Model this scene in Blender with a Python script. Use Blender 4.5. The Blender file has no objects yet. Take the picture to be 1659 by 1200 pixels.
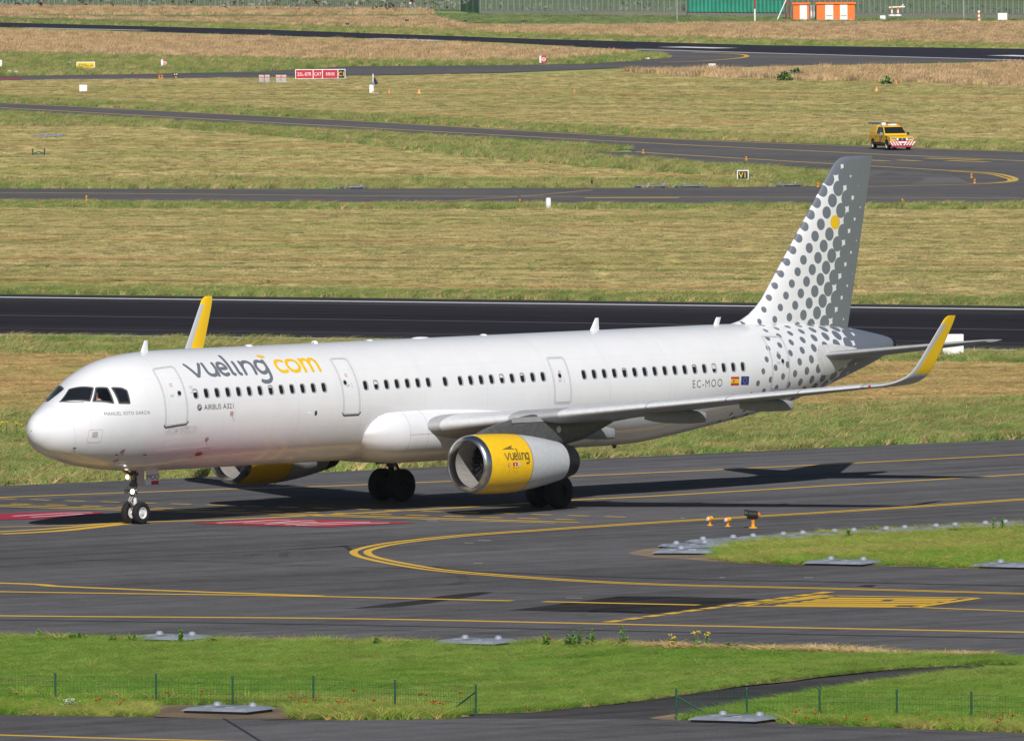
import bpy, bmesh, math, random
import numpy as np
from mathutils import Vector, Matrix
from mathutils.geometry import tessellate_polygon
random.seed(7); rng = np.random.default_rng(7)
R = math.radians
SC = bpy.context.scene
COL = SC.collection

# ------------------------------------------------------------------ camera, sky, sun, exposure
CAM_H, PITCH, ROLL, FPX = 24.632, 0.0393826, -0.0059632, 23205.1
FW = np.array([0, math.cos(PITCH), -math.sin(PITCH)])
_r = np.array([1.0, 0, 0]); _u = np.cross(_r, FW)
RT = _r * math.cos(ROLL) + _u * math.sin(ROLL)
UP = -_r * math.sin(ROLL) + _u * math.cos(ROLL)
cam = bpy.data.cameras.new('camera'); camo = bpy.data.objects.new('camera', cam); COL.objects.link(camo)
cam.sensor_width = 36.0; cam.lens = FPX / 1659.0 * 36.0; cam.clip_start = 1.0; cam.clip_end = 12000
m = Matrix(((RT[0], UP[0], -FW[0], 0), (RT[1], UP[1], -FW[1], 0), (RT[2], UP[2], -FW[2], CAM_H), (0, 0, 0, 1)))
camo.matrix_world = m
SC.camera = camo

HAZE = 1.6e-5
SUN_EL, SUN_AZ = R(38.5), R(1.3)          # sun almost behind the viewer
world = bpy.data.worlds.new('World'); SC.world = world; world.use_nodes = True
wn = world.node_tree.nodes; wl = world.node_tree.links
sky = wn.new('ShaderNodeTexSky'); sky.sky_type = 'NISHITA'; sky.sun_disc = False
sky.sun_elevation = SUN_EL; sky.sun_rotation = math.pi - SUN_AZ
sky.air_density = 1.0; sky.dust_density = 1.2; sky.ozone_density = 1.0
wl.new(sky.outputs[0], wn['Background'].inputs[0]); wn['Background'].inputs[1].default_value = 0.05
sund = bpy.data.lights.new('sun', 'SUN'); sund.energy = 5.0; sund.angle = R(0.55); sund.color = (1.0, 0.972, 0.93)
suno = bpy.data.objects.new('sun', sund); COL.objects.link(suno)
to_sun = Vector((math.sin(SUN_AZ) * math.cos(SUN_EL), -math.cos(SUN_AZ) * math.cos(SUN_EL), math.sin(SUN_EL)))
suno.rotation_euler = to_sun.to_track_quat('Z', 'Y').to_euler(); suno.location = (0, 300, 120)
SC.view_settings.view_transform = 'Standard'; SC.view_settings.look = 'None'
SC.view_settings.exposure = -0.10; SC.view_settings.gamma = 1.0; SC.view_settings.use_curve_mapping = False
SC.cycles.max_bounces = 6; SC.cycles.transparent_max_bounces = 8

# ------------------------------------------------------------------ helpers
def G(px, py, z=0.0):
    """survey point: where the sight line of a photograph pixel meets the level ground"""
    d = FW + RT * (px - 829.5) / FPX - UP * (py - 600) / FPX
    t = (z - CAM_H) / d[2]
    return Vector((t * d[0], t * d[1], z))
def KM(px, py):
    return G(px, py).y / FPX            # metres per photograph pixel at that ground point

def tag(o, label=None, cat=None, group=None, kind=None):
    if label: o['label'] = label
    if cat: o['category'] = cat
    if group: o['group'] = group
    if kind: o['kind'] = kind
    return o
def empty(name, loc=(0, 0, 0), rz=0.0):
    o = bpy.data.objects.new(name, None); COL.objects.link(o)
    o.location = loc; o.rotation_euler = (0, 0, rz); o.empty_display_size = 0.2
    return o
def copy_tree(o, parent=None, loc=None, rz=None):
    c = o.copy(); COL.objects.link(c)
    c.parent = parent
    if parent is not None: c.matrix_parent_inverse.identity()
    if loc is not None: c.location = loc
    if rz is not None: c.rotation_euler = (0, 0, rz)
    for ch in list(o.children): copy_tree(ch, c)
    return c

class MB:
    def __init__(s): s.v = []; s.f = []; s.mi = []; s.sm = []
    def add(s, vs, fs, mi=0, smooth=False):
        b = len(s.v); s.v += [tuple(v) for v in vs]
        for f in fs: s.f.append(tuple(i + b for i in f)); s.mi.append(mi); s.sm.append(smooth)
    def box(s, c, d, mi=0, rot=None, taper=1.0):
        x, y, z = d[0] / 2, d[1] / 2, d[2] / 2
        vs = [Vector((sx * x * (taper if sz > 0 else 1), sy * y * (taper if sz > 0 else 1), sz * z)) for sz in (-1, 1) for sy in (-1, 1) for sx in (-1, 1)]
        if rot is not None: vs = [rot @ v for v in vs]
        vs = [v + Vector(c) for v in vs]
        s.add(vs, [(0, 2, 3, 1), (4, 5, 7, 6), (0, 1, 5, 4), (2, 6, 7, 3), (0, 4, 6, 2), (1, 3, 7, 5)], mi)
    def tube(s, a, b, r0, r1=None, n=10, mi=0, caps=True):
        a = Vector(a); b = Vector(b); r1 = r0 if r1 is None else r1
        q = (b - a).to_track_quat('Z', 'Y')
        vs = []
        for p, r in ((a, r0), (b, r1)):
            for i in range(n):
                t = 2 * math.pi * i / n; vs.append(p + q @ Vector((r * math.cos(t), r * math.sin(t), 0)))
        s.add(vs, [(i, (i + 1) % n, n + (i + 1) % n, n + i) for i in range(n)], mi, True)
        if caps:
            s.add(vs[:n], [tuple(range(n - 1, -1, -1))], mi); s.add(vs[n:], [tuple(range(n))], mi)
    def lathe(s, prof, c, axis='x', n=32, mi=0, smooth=True):
        """prof = [(along, radius)] turned about an axis through c"""
        vs = []; fs = []
        for a, r in prof:
            for i in range(n):
                t = 2 * math.pi * i / n; p, q = r * math.sin(t), r * math.cos(t)
                v = {'x': (a, p, q), 'y': (p, a, q), 'z': (p, q, a)}[axis]
                vs.append((c[0] + v[0], c[1] + v[1], c[2] + v[2]))
        for k in range(len(prof) - 1):
            for i in range(n):
                j = (i + 1) % n; fs.append((k * n + i, k * n + j, (k + 1) * n + j, (k + 1) * n + i))
        s.add(vs, fs, mi, smooth)
    def loft(s, rings, mi=0, smooth=True, closed=True, caps=True):
        n = len(rings[0]); vs = [v for r in rings for v in r]; fs = []
        for k in range(len(rings) - 1):
            for i in range(n if closed else n - 1):
                j = (i + 1) % n; fs.append((k * n + i, k * n + j, (k + 1) * n + j, (k + 1) * n + i))
        s.add(vs, fs, mi, smooth)
        if caps and closed:
            s.add(rings[0], [tuple(range(n - 1, -1, -1))], mi); s.add(rings[-1], [tuple(range(n))], mi)
    def prism(s, prof, a, b, axis='y', mi=0):
        """side profile (u, w) pushed from a to b along an axis"""
        def P(u, w, t): return {'y': (u, t, w), 'x': (t, u, w), 'z': (u, w, t)}[axis]
        n = len(prof); vs = [P(u, w, a) for u, w in prof] + [P(u, w, b) for u, w in prof]
        s.add(vs, [(i, (i + 1) % n, n + (i + 1) % n, n + i) for i in range(n)], mi)
        for side in (0, 1):
            tr = tessellate_polygon([[Vector((u, w, 0)) for u, w in prof]])
            s.add(vs[side * n:(side + 1) * n], [tuple(t) for t in tr], mi)
    def build(s, name, mats, parent=None, bevel=0.0, recalc=True, segs=2):
        me = bpy.data.meshes.new(name); me.from_pydata(s.v, [], s.f)
        for mt in (mats if isinstance(mats, (list, tuple)) else [mats]): me.materials.append(mt)
        me.polygons.foreach_set('material_index', s.mi); me.polygons.foreach_set('use_smooth', s.sm)
        if recalc:
            bm = bmesh.new(); bm.from_mesh(me)
            bmesh.ops.remove_doubles(bm, verts=bm.verts, dist=1e-5)
            bmesh.ops.recalc_face_normals(bm, faces=bm.faces); bm.to_mesh(me); bm.free()
        me.update()
        if any(s.sm): me.set_sharp_from_angle(angle=R(48))
        o = bpy.data.objects.new(name, me); COL.objects.link(o)
        if parent is not None: o.parent = parent
        if bevel > 0:
            b = o.modifiers.new('bevel', 'BEVEL'); b.width = bevel; b.segments = segs; b.limit_method = 'ANGLE'; b.angle_limit = R(40)
        return o

# ------------------------------------------------------------------ materials
class NT:
    def __init__(s, name):
        s.m = bpy.data.materials.new(name); s.m.use_nodes = True; s.t = s.m.node_tree; s.n = s.t.nodes; s.l = s.t.links
        s.b = s.n['Principled BSDF']
    def node(s, typ, **kw):
        n = s.n.new(typ)
        for k, v in kw.items(): setattr(n, k, v)
        return n
    def link(s, a, b): s.l.new(a, b)
    def val(s, sock, v):
        if hasattr(v, 'is_output') or isinstance(v, bpy.types.NodeSocket): s.l.new(v, sock)
        else: sock.default_value = v
    def math(s, op, a, b=None, c=None, clamp=False):
        n = s.n.new('ShaderNodeMath'); n.operation = op; n.use_clamp = clamp
        s.val(n.inputs[0], a)
        if b is not None: s.val(n.inputs[1], b)
        if c is not None: s.val(n.inputs[2], c)
        return n.outputs[0]
    def mix(s, f, a, b, blend='MIX'):
        n = s.n.new('ShaderNodeMix'); n.data_type = 'RGBA'; n.blend_type = blend
        s.val(n.inputs[0], f)
        s.val(n.inputs[6], a if not isinstance(a, tuple) else (*a, 1)); s.val(n.inputs[7], b if not isinstance(b, tuple) else (*b, 1))
        return n.outputs[2]
    def noise(s, vec, scale, detail=3, rough=0.55):
        n = s.n.new('ShaderNodeTexNoise'); n.inputs['Scale'].default_value = scale; n.inputs['Detail'].default_value = detail; n.inputs['Roughness'].default_value = rough
        if vec is not None: s.l.new(vec, n.inputs['Vector'])
        return n.outputs['Fac']
    def ramp(s, f, lo, hi, a=0.0, b=1.0):
        n = s.n.new('ShaderNodeMapRange'); n.clamp = True; n.interpolation_type = 'SMOOTHSTEP'
        s.val(n.inputs[0], f); n.inputs[1].default_value = lo; n.inputs[2].default_value = hi; n.inputs[3].default_value = a; n.inputs[4].default_value = b
        return n.outputs[0]
    def pos(s, ang=0.0, sx=1.0, sy=1.0, sz=1.0):
        g = s.n.new('ShaderNodeNewGeometry')
        r = s.n.new('ShaderNodeVectorRotate'); r.rotation_type = 'Z_AXIS'; r.inputs['Angle'].default_value = -ang
        s.l.new(g.outputs['Position'], r.inputs['Vector'])
        v = s.n.new('ShaderNodeVectorMath'); v.operation = 'MULTIPLY'; v.inputs[1].default_value = (sx, sy, sz)
        s.l.new(r.outputs[0], v.inputs[0]); return v.outputs[0]
    def objc(s):
        n = s.n.new('ShaderNodeTexCoord'); return n.outputs['Object']
    def sep(s, v):
        n = s.n.new('ShaderNodeSeparateXYZ'); s.l.new(v, n.inputs[0]); return n.outputs
    def bump(s, h, strength=0.2, dist=0.02):
        n = s.n.new('ShaderNodeBump'); n.inputs['Strength'].default_value = strength; n.inputs['Distance'].default_value = dist
        s.l.new(h, n.inputs['Height']); s.l.new(n.outputs[0], s.b.inputs['Normal'])

def plain(name, col, rough=0.5, metal=0.0, coat=0.0, wear=0.08, scale=6.0, spec=0.5, emit=None):
    t = NT(name); b = t.b
    n = t.noise(t.objc(), scale, 4)
    k = t.ramp(n, 0.3, 0.75, 1.0 - wear, 1.0 + wear * 0.5)
    v = t.node('ShaderNodeVectorMath', operation='SCALE'); v.inputs[0].default_value = col
    t.link(k, v.inputs['Scale']); t.link(v.outputs[0], b.inputs['Base Color'])
    b.inputs['Roughness'].default_value = rough; b.inputs['Metallic'].default_value = metal
    b.inputs['Coat Weight'].default_value = coat; b.inputs['Coat Roughness'].default_value = 0.06
    b.inputs['Specular IOR Level'].default_value = spec
    if emit: b.inputs['Emission Color'].default_value = (*emit[:3], 1); b.inputs['Emission Strength'].default_value = emit[3]
    return t.m

GREY = (0.145, 0.160, 0.196)
YEL = (0.82, 0.50, 0.008)
M = {}
M['white_paint'] = plain('white_paint', (0.735, 0.74, 0.77), 0.38, coat=0.5, wear=0.03, scale=1.3)
M['grey_paint'] = plain('grey_paint', GREY, 0.4, coat=0.4, wear=0.05)
M['yellow_paint'] = plain('yellow_paint', YEL, 0.4, coat=0.4, wear=0.06)
M['wing_grey'] = plain('wing_grey', (0.33, 0.335, 0.35), 0.5, coat=0.1, wear=0.12, scale=2.0)
M['wing_under'] = plain('wing_under', (0.30, 0.305, 0.32), 0.55, wear=0.15, scale=2.0)
M['nacelle_grey'] = plain('nacelle_grey', (0.50, 0.52, 0.55), 0.38, coat=0.3, wear=0.08)
M['bare_metal'] = plain('bare_metal', (0.62, 0.62, 0.63), 0.26, metal=1.0, wear=0.15)
M['dark_metal'] = plain('dark_metal', (0.045, 0.045, 0.05), 0.42, metal=0.7, wear=0.3)
M['pylon'] = plain('pylon_paint', (0.09, 0.09, 0.095), 0.4, coat=0.3, wear=0.25)
M['liner'] = plain('inlet_liner', (0.27, 0.255, 0.24), 0.5, wear=0.15)
M['black'] = plain('black_rubber', (0.009, 0.009, 0.010), 0.85, wear=0.3, scale=10)
M['gear'] = plain('gear_paint', (0.40, 0.40, 0.40), 0.45, wear=0.3, scale=8)
M['rim'] = plain('rim_paint', (0.72, 0.72, 0.72), 0.4, wear=0.15, scale=12)
M['glass'] = plain('cabin_glass', (0.012, 0.014, 0.018), 0.06, spec=0.6, wear=0.2)
M['bezel'] = plain('window_surround', (0.30, 0.30, 0.31), 0.4, wear=0.1)
M['seal'] = plain('seal_grey', (0.40, 0.42, 0.44), 0.5)
M['dark_seal'] = plain('dark_seal', (0.06, 0.06, 0.065), 0.55)
M['red'] = plain('red_print', (0.45, 0.02, 0.03), 0.5)
M['pale_red'] = plain('faded_red_print', (0.62, 0.30, 0.30), 0.5)
M['pale_grey'] = plain('pale_grey_print', (0.55, 0.56, 0.58), 0.5)
M['flag_red'] = plain('flag_red', (0.50, 0.03, 0.03), 0.5)
M['flag_blue'] = plain('flag_blue', (0.02, 0.04, 0.22), 0.5)
M['flag_yellow'] = plain('flag_yellow', (0.80, 0.50, 0.02), 0.5)
M['lamp_white'] = plain('lit_lamp', (0.9, 0.9, 0.9), 0.3, emit=(1.0, 0.97, 0.9, 9.0))
M['lamp_warm'] = plain('lit_warm_lamp', (0.9, 0.8, 0.6), 0.3, emit=(1.0, 0.75, 0.4, 4.0))
M['plate'] = plain('galvanised_plate', (0.24, 0.265, 0.315), 0.5, metal=0.1, wear=0.25, scale=3)
M['dome'] = plain('lamp_dome', (0.24, 0.265, 0.315), 0.5)
M['orange'] = plain('orange_paint', (0.85, 0.24, 0.02), 0.5, wear=0.15)
M['amber'] = plain('amber_paint', (0.82, 0.36, 0.02), 0.45, wear=0.15)
M['sign_white'] = plain('sign_white', (0.80, 0.80, 0.79), 0.5, wear=0.1)
M['sign_red'] = plain('sign_red', (0.45, 0.015, 0.045), 0.5, wear=0.08)
M['sign_black'] = plain('sign_black', (0.015, 0.015, 0.015), 0.5)
M['sign_yellow'] = plain('sign_yellow', (0.85, 0.55, 0.02), 0.5)
M['green_post'] = plain('green_post_paint', (0.010, 0.075, 0.042), 0.5, wear=0.2)
M['teal'] = plain('teal_sheet', (0.03, 0.26, 0.19), 0.5, wear=0.2, scale=0.6)
M['fence_wire'] = plain('fence_wire', (0.15, 0.18, 0.16), 0.6)
M['concrete'] = plain('concrete', (0.38, 0.36, 0.33), 0.85, wear=0.2, scale=1.0)
M['steel'] = plain('galvanised_steel', (0.42, 0.43, 0.44), 0.5, metal=0.3, wear=0.2)
M['hut_orange'] = plain('hut_orange', (0.80, 0.17, 0.025), 0.55, wear=0.1)
M['skin'] = plain('skin', (0.50, 0.30, 0.22), 0.55)
M['hair'] = plain('dark_hair', (0.03, 0.02, 0.015), 0.6)
M['shirt'] = plain('white_shirt', (0.72, 0.72, 0.72), 0.8)
M['cockpit_dark'] = plain('cockpit_lining', (0.10, 0.055, 0.045), 0.8)
M['poppy'] = plain('poppy_petal', (0.70, 0.09, 0.02), 0.6)
M['yellow_flower'] = plain('yellow_flower', (0.75, 0.52, 0.02), 0.6)
M['white_flower'] = plain('white_flower', (0.75, 0.75, 0.70), 0.7)
M['stem'] = plain('green_stem', (0.07, 0.14, 0.03), 0.7)
M['dry_stem'] = plain('dry_stem', (0.50, 0.40, 0.22), 0.8)
M['solar'] = plain('solar_panel', (0.02, 0.025, 0.06), 0.25)
M['truck_yellow'] = plain('truck_yellow', (0.80, 0.47, 0.008), 0.35, coat=0.5, wear=0.06)
M['truck_lower'] = plain('dusty_lower_paint', (0.45, 0.22, 0.02), 0.5, wear=0.2)


M['slat'] = plain('slat_metal', (0.56, 0.57, 0.59), 0.34, coat=0.2, wear=0.08)
M['dark_print'] = plain('dark_print', (0.10, 0.105, 0.115), 0.5)
M['print_grey'] = plain('grey_print', (0.30, 0.31, 0.33), 0.5)
M['plate_paint'] = plain('trim_plate_paint', (0.60, 0.60, 0.61), 0.4, wear=.1)
M['rim_shaded'] = plain('shaded_rim', (0.014, 0.014, 0.014), 0.8, wear=.4, scale=8)  # shade on the main wheels under the wing, painted in as near-black
M['type_print'] = plain('black_print', (0.03, 0.03, 0.035), 0.5)
M['leaf'] = plain('weed_leaf', (0.22, 0.40, 0.06), 0.8, wear=.3)
M['rust'] = plain('rust_red_steel', (0.20, 0.06, 0.04), 0.7, wear=.2)
M['grey_dark'] = plain('registration_grey', (0.16, 0.17, 0.185), 0.5)
M['logo_dark'] = plain('cowl_print', (0.16, 0.115, 0.03), 0.5)
M['fan_blade'] = plain('fan_blade_metal', (0.10, 0.10, 0.11), 0.35, metal=0.8, wear=0.2)
M['gear_dark'] = plain('dark_gear_metal', (0.10, 0.10, 0.105), 0.45, wear=0.3, scale=8)  # shadow on the gear legs is painted into this dark metal colour
def sharklet_mat():
    t = NT('sharklet_paint'); x, y, z = t.sep(t.objc())
    # grey leading edge and root, yellow panel behind
    le = t.math('MULTIPLY_ADD', t.math('SUBTRACT', z, 4.93), 0.70, 25.80 + .23)
    le = t.math('SUBTRACT', le, t.math('MULTIPLY', t.math('GREATER_THAN', y, 0.0), .27))
    fr = t.ramp(t.math('SUBTRACT', x, le), -.01, .01); lo = t.ramp(z, 4.84, 4.87); tip = t.ramp(z, 6.55, 6.6)
    f = t.math('MAXIMUM', t.math('MULTIPLY', fr, lo), tip)
    t.link(t.mix(f, (.42, .43, .45), YEL), t.b.inputs['Base Color']); t.b.inputs['Roughness'].default_value = .4; t.b.inputs['Coat Weight'].default_value = .3
    return t.m
M['sharklet'] = sharklet_mat()

def glass_mat():
    t = NT('cockpit_glass')
    tr = t.node('ShaderNodeBsdfTransparent'); tr.inputs[0].default_value = (0.72, 0.66, 0.64, 1)
    gl = t.node('ShaderNodeBsdfGlossy'); gl.inputs['Roughness'].default_value = 0.03; gl.inputs[0].default_value = (0.9, 0.9, 0.9, 1)
    fr = t.node('ShaderNodeFresnel'); fr.inputs[0].default_value = 1.5
    mx = t.node('ShaderNodeMixShader'); t.link(fr.outputs[0], mx.inputs[0]); t.link(tr.outputs[0], mx.inputs[1]); t.link(gl.outputs[0], mx.inputs[2])
    t.link(mx.outputs[0], t.n['Material Output'].inputs[0]); return t.m
M['clear_glass'] = glass_mat()

def livery(name, kind):
    """white paint with the printed grey dots; dots lie on a square lattice and swell towards the tail"""
    t = NT(name); b = t.b
    if kind == 'fin':
        x, y, z = t.sep(t.objc())
        u = t.math('SUBTRACT', x, 41.32); v = t.math('SUBTRACT', z, 9.47)
        a, bb = (.335, .42), (.46, -.365)
        xte = t.math('MULTIPLY_ADD', t.math('SUBTRACT', z, 5.63), 0.227, 42.15)
        d = t.math('SUBTRACT', t.math('SUBTRACT', xte, x), t.ramp(z, 10.0, 11.6, 0.0, .95))
        r = t.math('MULTIPLY', t.math('EXPONENT', t.math('MULTIPLY', d, -1 / 3.9)), 0.40)
        cut = None
    else:
        uv = t.node('ShaderNodeUVMap', uv_map='skin')
        x, s, _z = t.sep(uv.outputs[0])
        u = t.math('SUBTRACT', x, 36.18); v = t.math('MULTIPLY', t.math('SUBTRACT', s, 1.77), -1.0)
        a, bb = (.28, .44), (.465, -.296)
        q = t.math('MULTIPLY_ADD', s, 0.30, x)
        r = t.math('MULTIPLY_ADD', t.math('EXPONENT', t.math('MULTIPLY', t.math('SUBTRACT', q, 42.7), 0.5)), 0.30, 0.10)
        cut = t.math('GREATER_THAN', t.math('MULTIPLY_ADD', s, 0.62, x), 36.98)
    det = a[0] * bb[1] - a[1] * bb[0]
    p = t.math('ADD', t.math('MULTIPLY', u, bb[1] / det), t.math('MULTIPLY', v, -bb[0] / det))
    qn = t.math('ADD', t.math('MULTIPLY', u, -a[1] / det), t.math('MULTIPLY', v, a[0] / det))
    dp = t.math('MULTIPLY', t.math('SUBTRACT', p, t.math('ROUND', p)), math.hypot(*a))
    dq = t.math('MULTIPLY', t.math('SUBTRACT', qn, t.math('ROUND', qn)), math.hypot(*bb))
    dist = t.math('SQRT', t.math('ADD', t.math('MULTIPLY', dp, dp), t.math('MULTIPLY', dq, dq)))
    f = t.ramp(t.math('SUBTRACT', r, dist), -0.008, 0.008)
    if cut is not None: f = t.math('MULTIPLY', f, cut)
    n = t.noise(t.objc(), 1.3, 4)
    white = t.mix(t.ramp(n, .3, .75), (.725, .73, .755), (.75, .755, .78))
    col = t.mix(f, white, GREY)
    if kind == 'fin':
        rr = t.math('SQRT', t.math('ADD', t.math('MULTIPLY', u, u), t.math('MULTIPLY', v, v)))
        col = t.mix(t.ramp(rr, 0.262, 0.250), col, YEL)
    if kind == 'body':
        # grime streaked along the keel and faint frame lines of the skin
        o = t.sep(t.objc())
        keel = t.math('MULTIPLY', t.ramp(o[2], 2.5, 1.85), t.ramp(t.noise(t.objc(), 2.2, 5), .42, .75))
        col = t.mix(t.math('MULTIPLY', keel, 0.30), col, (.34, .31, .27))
        sm = t.math('MULTIPLY', t.math('MULTIPLY', t.ramp(o[0], 4.5, 4.9), t.ramp(o[0], 6.6, 5.6)), t.math('MULTIPLY', t.ramp(o[2], 3.05, 3.25), t.ramp(o[2], 3.44, 3.34)))
        col = t.mix(t.math('MULTIPLY', sm, t.ramp(t.noise(t.objc(), 5.0, 4), .35, .7, .1, .55)), col, (.25, .24, .23))
        stn = t.node('ShaderNodeVectorMath', operation='MULTIPLY'); stn.inputs[1].default_value = (6.0, .7, .7); t.link(t.objc(), stn.inputs[0])
        col = t.mix(t.math('MULTIPLY', t.ramp(t.noise(stn.outputs[0], 1.0, 4, .65), .55, .8), .10), col, (.40, .39, .37))
        for zz in (5.05, 3.12, 4.16):
            lp = t.math('LESS_THAN', t.math('ABSOLUTE', t.math('SUBTRACT', o[2], zz)), .007); col = t.mix(t.math('MULTIPLY', lp, .13), col, (.3, .3, .32))
        fr = t.math('FRACT', t.math('DIVIDE', o[0], 3.2)); ln = t.math('LESS_THAN', t.math('ABSOLUTE', t.math('SUBTRACT', fr, .5)), 0.0028)
        col = t.mix(t.math('MULTIPLY', ln, 0.24), col, (.3, .3, .32))
    t.link(col, b.inputs['Base Color'])
    b.inputs['Roughness'].default_value = 0.34; b.inputs['Coat Weight'].default_value = 0.7; b.inputs['Coat Roughness'].default_value = 0.04
    if kind == 'body':
        bn = t.noise(t.objc(), 0.9, 2); t.bump(bn, 0.10, 0.02)
    return t.m
M['livery_body'] = livery('dotted_white_livery', 'body')
M['livery_fin'] = livery('dotted_fin_livery', 'fin')

# directions on the airfield
RWY_ANG = math.atan2((G(1659, 501) - G(0, 481.3)).y, (G(1659, 501) - G(0, 481.3)).x)
TWY_ANG = math.atan2((G(1659, 768) - G(203, 846)).y, (G(1659, 768) - G(203, 846)).x)

def grass_mat(name, cols, ang, along=0.012, across=0.16, fine=0.9, blade=True, bias=0.5, odd=.86):
    """cols = three albedos (main, streak, patch) laid over the ground by world position"""
    t = NT(name); b = t.b
    s1 = t.noise(t.pos(ang, along, across, 0.0), 1.0, 4, 0.6)
    s2 = t.noise(t.pos(ang, along * 5, across * 3.0, 0.0), 1.0, 3, 0.6)
    s3 = t.noise(t.pos(0, .05, .05, 0.0), 1.0, 3)
    s4 = t.noise(t.pos(0, fine, fine, 0.0), 1.0, 3, 0.7)
    c = t.mix(t.ramp(s1, bias - .02, bias + .12), cols[0], cols[1])
    c = t.mix(t.math('MULTIPLY', t.ramp(s2, .48, .72), 0.65), c, cols[2])
    c = t.mix(t.math('MULTIPLY', t.ramp(s3, .45, .7), 0.6), c, cols[1])
    c = t.mix(t.ramp(s4, .30, .85, 0.0, 0.5), c, tuple(k * 0.66 for k in cols[0]))
    oi = t.node('ShaderNodeObjectInfo')
    wn_ = t.node('ShaderNodeTexWhiteNoise', noise_dimensions='1D'); t.link(oi.outputs['Random'], wn_.inputs['W'])
    k = t.ramp(wn_.outputs['Value'], 0, 1, 0.50, 1.36)
    if blade: c = t.mix(t.ramp(oi.outputs['Random'], odd, odd + .03), c, cols[3])
    v = t.node('ShaderNodeVectorMath', operation='SCALE'); t.link(c, v.inputs[0]); t.link(k, v.inputs['Scale'])
    t.link(v.outputs[0], b.inputs['Base Color'])
    b.inputs['Roughness'].default_value = 0.95; b.inputs['Specular IOR Level'].default_value = 0.04
    if blade:
        tl = t.node('ShaderNodeBsdfTranslucent'); t.link(v.outputs[0], tl.inputs[0])
        mx = t.node('ShaderNodeMixShader'); mx.inputs[0].default_value = 0.10
        t.link(b.outputs[0], mx.inputs[1]); t.link(tl.outputs[0], mx.inputs[2]); t.link(mx.outputs[0], t.n['Material Output'].inputs[0])
    return t.m
def alb(r, g, b, k=.80):                     # seen daylight tone -> surface albedo
    f = lambda c: (c / 255 / 12.92 if c < 10 else ((c / 255 + .055) / 1.055) ** 2.4) * k
    return (f(r), f(g), f(b))
GC = {  # main, streak, patch, odd blades
 'lush': (alb(106, 142, 54, 1.28), alb(130, 150, 70, 1.25), alb(74, 112, 32, 1.2), alb(162, 152, 90, 1.2)),
 'island': (alb(112, 148, 52, 1.25), alb(150, 154, 78, 1.25), alb(82, 126, 36, 1.2), alb(182, 152, 98, 1.2)),
 'verge': (alb(124, 146, 76, 1.18), alb(164, 158, 100, 1.2), alb(96, 130, 58, 1.12), alb(180, 156, 110, 1.2)),
 'mown': (alb(172, 155, 107, 1.48), alb(144, 144, 84, 1.42), alb(194, 168, 130, 1.48), alb(132, 142, 80, 1.3)),
 'hay':   (alb(184, 154, 104, 1.4), alb(164, 146, 92, 1.4), alb(192, 160, 118, 1.4), alb(142, 148, 84, 1.4)),
 'tall':  (alb(194, 163, 126, 1.08), alb(186, 158, 112, 1.08), alb(204, 168, 142, 1.08), alb(166, 150, 98, 1.08)),
 'far':   (alb(126, 150, 96, .95), alb(142, 158, 100, .95), alb(114, 140, 88, .95), alb(158, 154, 104, .95)),
}
MG = {k: grass_mat('grass_' + k, v, odd={'lush': .91, 'island': .82, 'verge': .76}.get(k, .86), ang= RWY_ANG if k not in ('lush', 'island') else TWY_ANG) for k, v in GC.items()}
MS = {k: grass_mat('turf_' + k, tuple(tuple(c * .92 for c in cc) for cc in v), RWY_ANG, blade=False) for k, v in GC.items()}

def asphalt(name, col, ang, streak=0.16, tone=0.16, rubber=None):
    t = NT(name); b = t.b
    big = t.noise(t.pos(ang, .03, .10, 0), 1.0, 3)
    st = t.noise(t.pos(ang, .02, .9, 0), 1.0, 4, .65)
    fine = t.noise(t.pos(0, 9, 9, 0), 1.0, 3, .7)
    mid = t.noise(t.pos(0, .7, .7, 0), 1.0, 4, .6)
    k = t.math('ADD', t.ramp(big, .3, .7, -tone, tone), t.ramp(st, .3, .7, -streak, streak))
    k = t.math('ADD', k, t.ramp(fine, .2, .8, -.22, .22)); k = t.math('ADD', k, t.ramp(mid, .3, .7, -.11, .11))
    k = t.math('ADD', k, 1.0)
    c = tuple(col)
    if rubber:
        c0, half, dark = rubber
        y = t.sep(t.pos(ang))[1]
        d = t.math('ABSOLUTE', t.math('SUBTRACT', y, c0))
        w = t.math('ADD', d, t.math('MULTIPLY', t.math('SUBTRACT', st, .5), 14.0))
        f = t.ramp(w, half * 1.05, half * .55)
        cc = t.mix(f, col, dark)
    else: cc = None
    v = t.node('ShaderNodeVectorMath', operation='SCALE')
    if cc is not None: t.link(cc, v.inputs[0])
    else: v.inputs[0].default_value = c
    t.link(k, v.inputs['Scale']); t.link(v.outputs[0], b.inputs['Base Color'])
    b.inputs['Roughness'].default_value = 0.95; b.inputs['Specular IOR Level'].default_value = 0.03
    t.bump(fine, .25, .01)
    return t.m
M['asphalt'] = asphalt('taxiway_asphalt', (.104, .1015, .107), TWY_ANG)
M['asphalt_far'] = asphalt('far_asphalt', (.112, .107, .110), RWY_ANG, .10, .12)
M['asphalt_dark'] = asphalt('dark_asphalt', (.058, .056, .058), TWY_ANG, .2, .2)
M['asphalt_light'] = asphalt('pale_asphalt', (.135, .130, .128), TWY_ANG, .1, .12)
_rc = (Matrix.Rotation(-RWY_ANG, 3, 'Z') @ ((G(830, 491) + G(830, 555)) / 2)).y
M['runway'] = asphalt('runway_asphalt', (.044, .042, .048), RWY_ANG, .30, .10, rubber=(_rc, 22.0, (.022, .021, .026)))
_fr = G(0, 37)
M['runway_far'] = asphalt('far_runway_asphalt', (.030, .030, .042), RWY_ANG, .12, .10)  # distant haze painted in as the bluish tint of the asphalt
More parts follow.
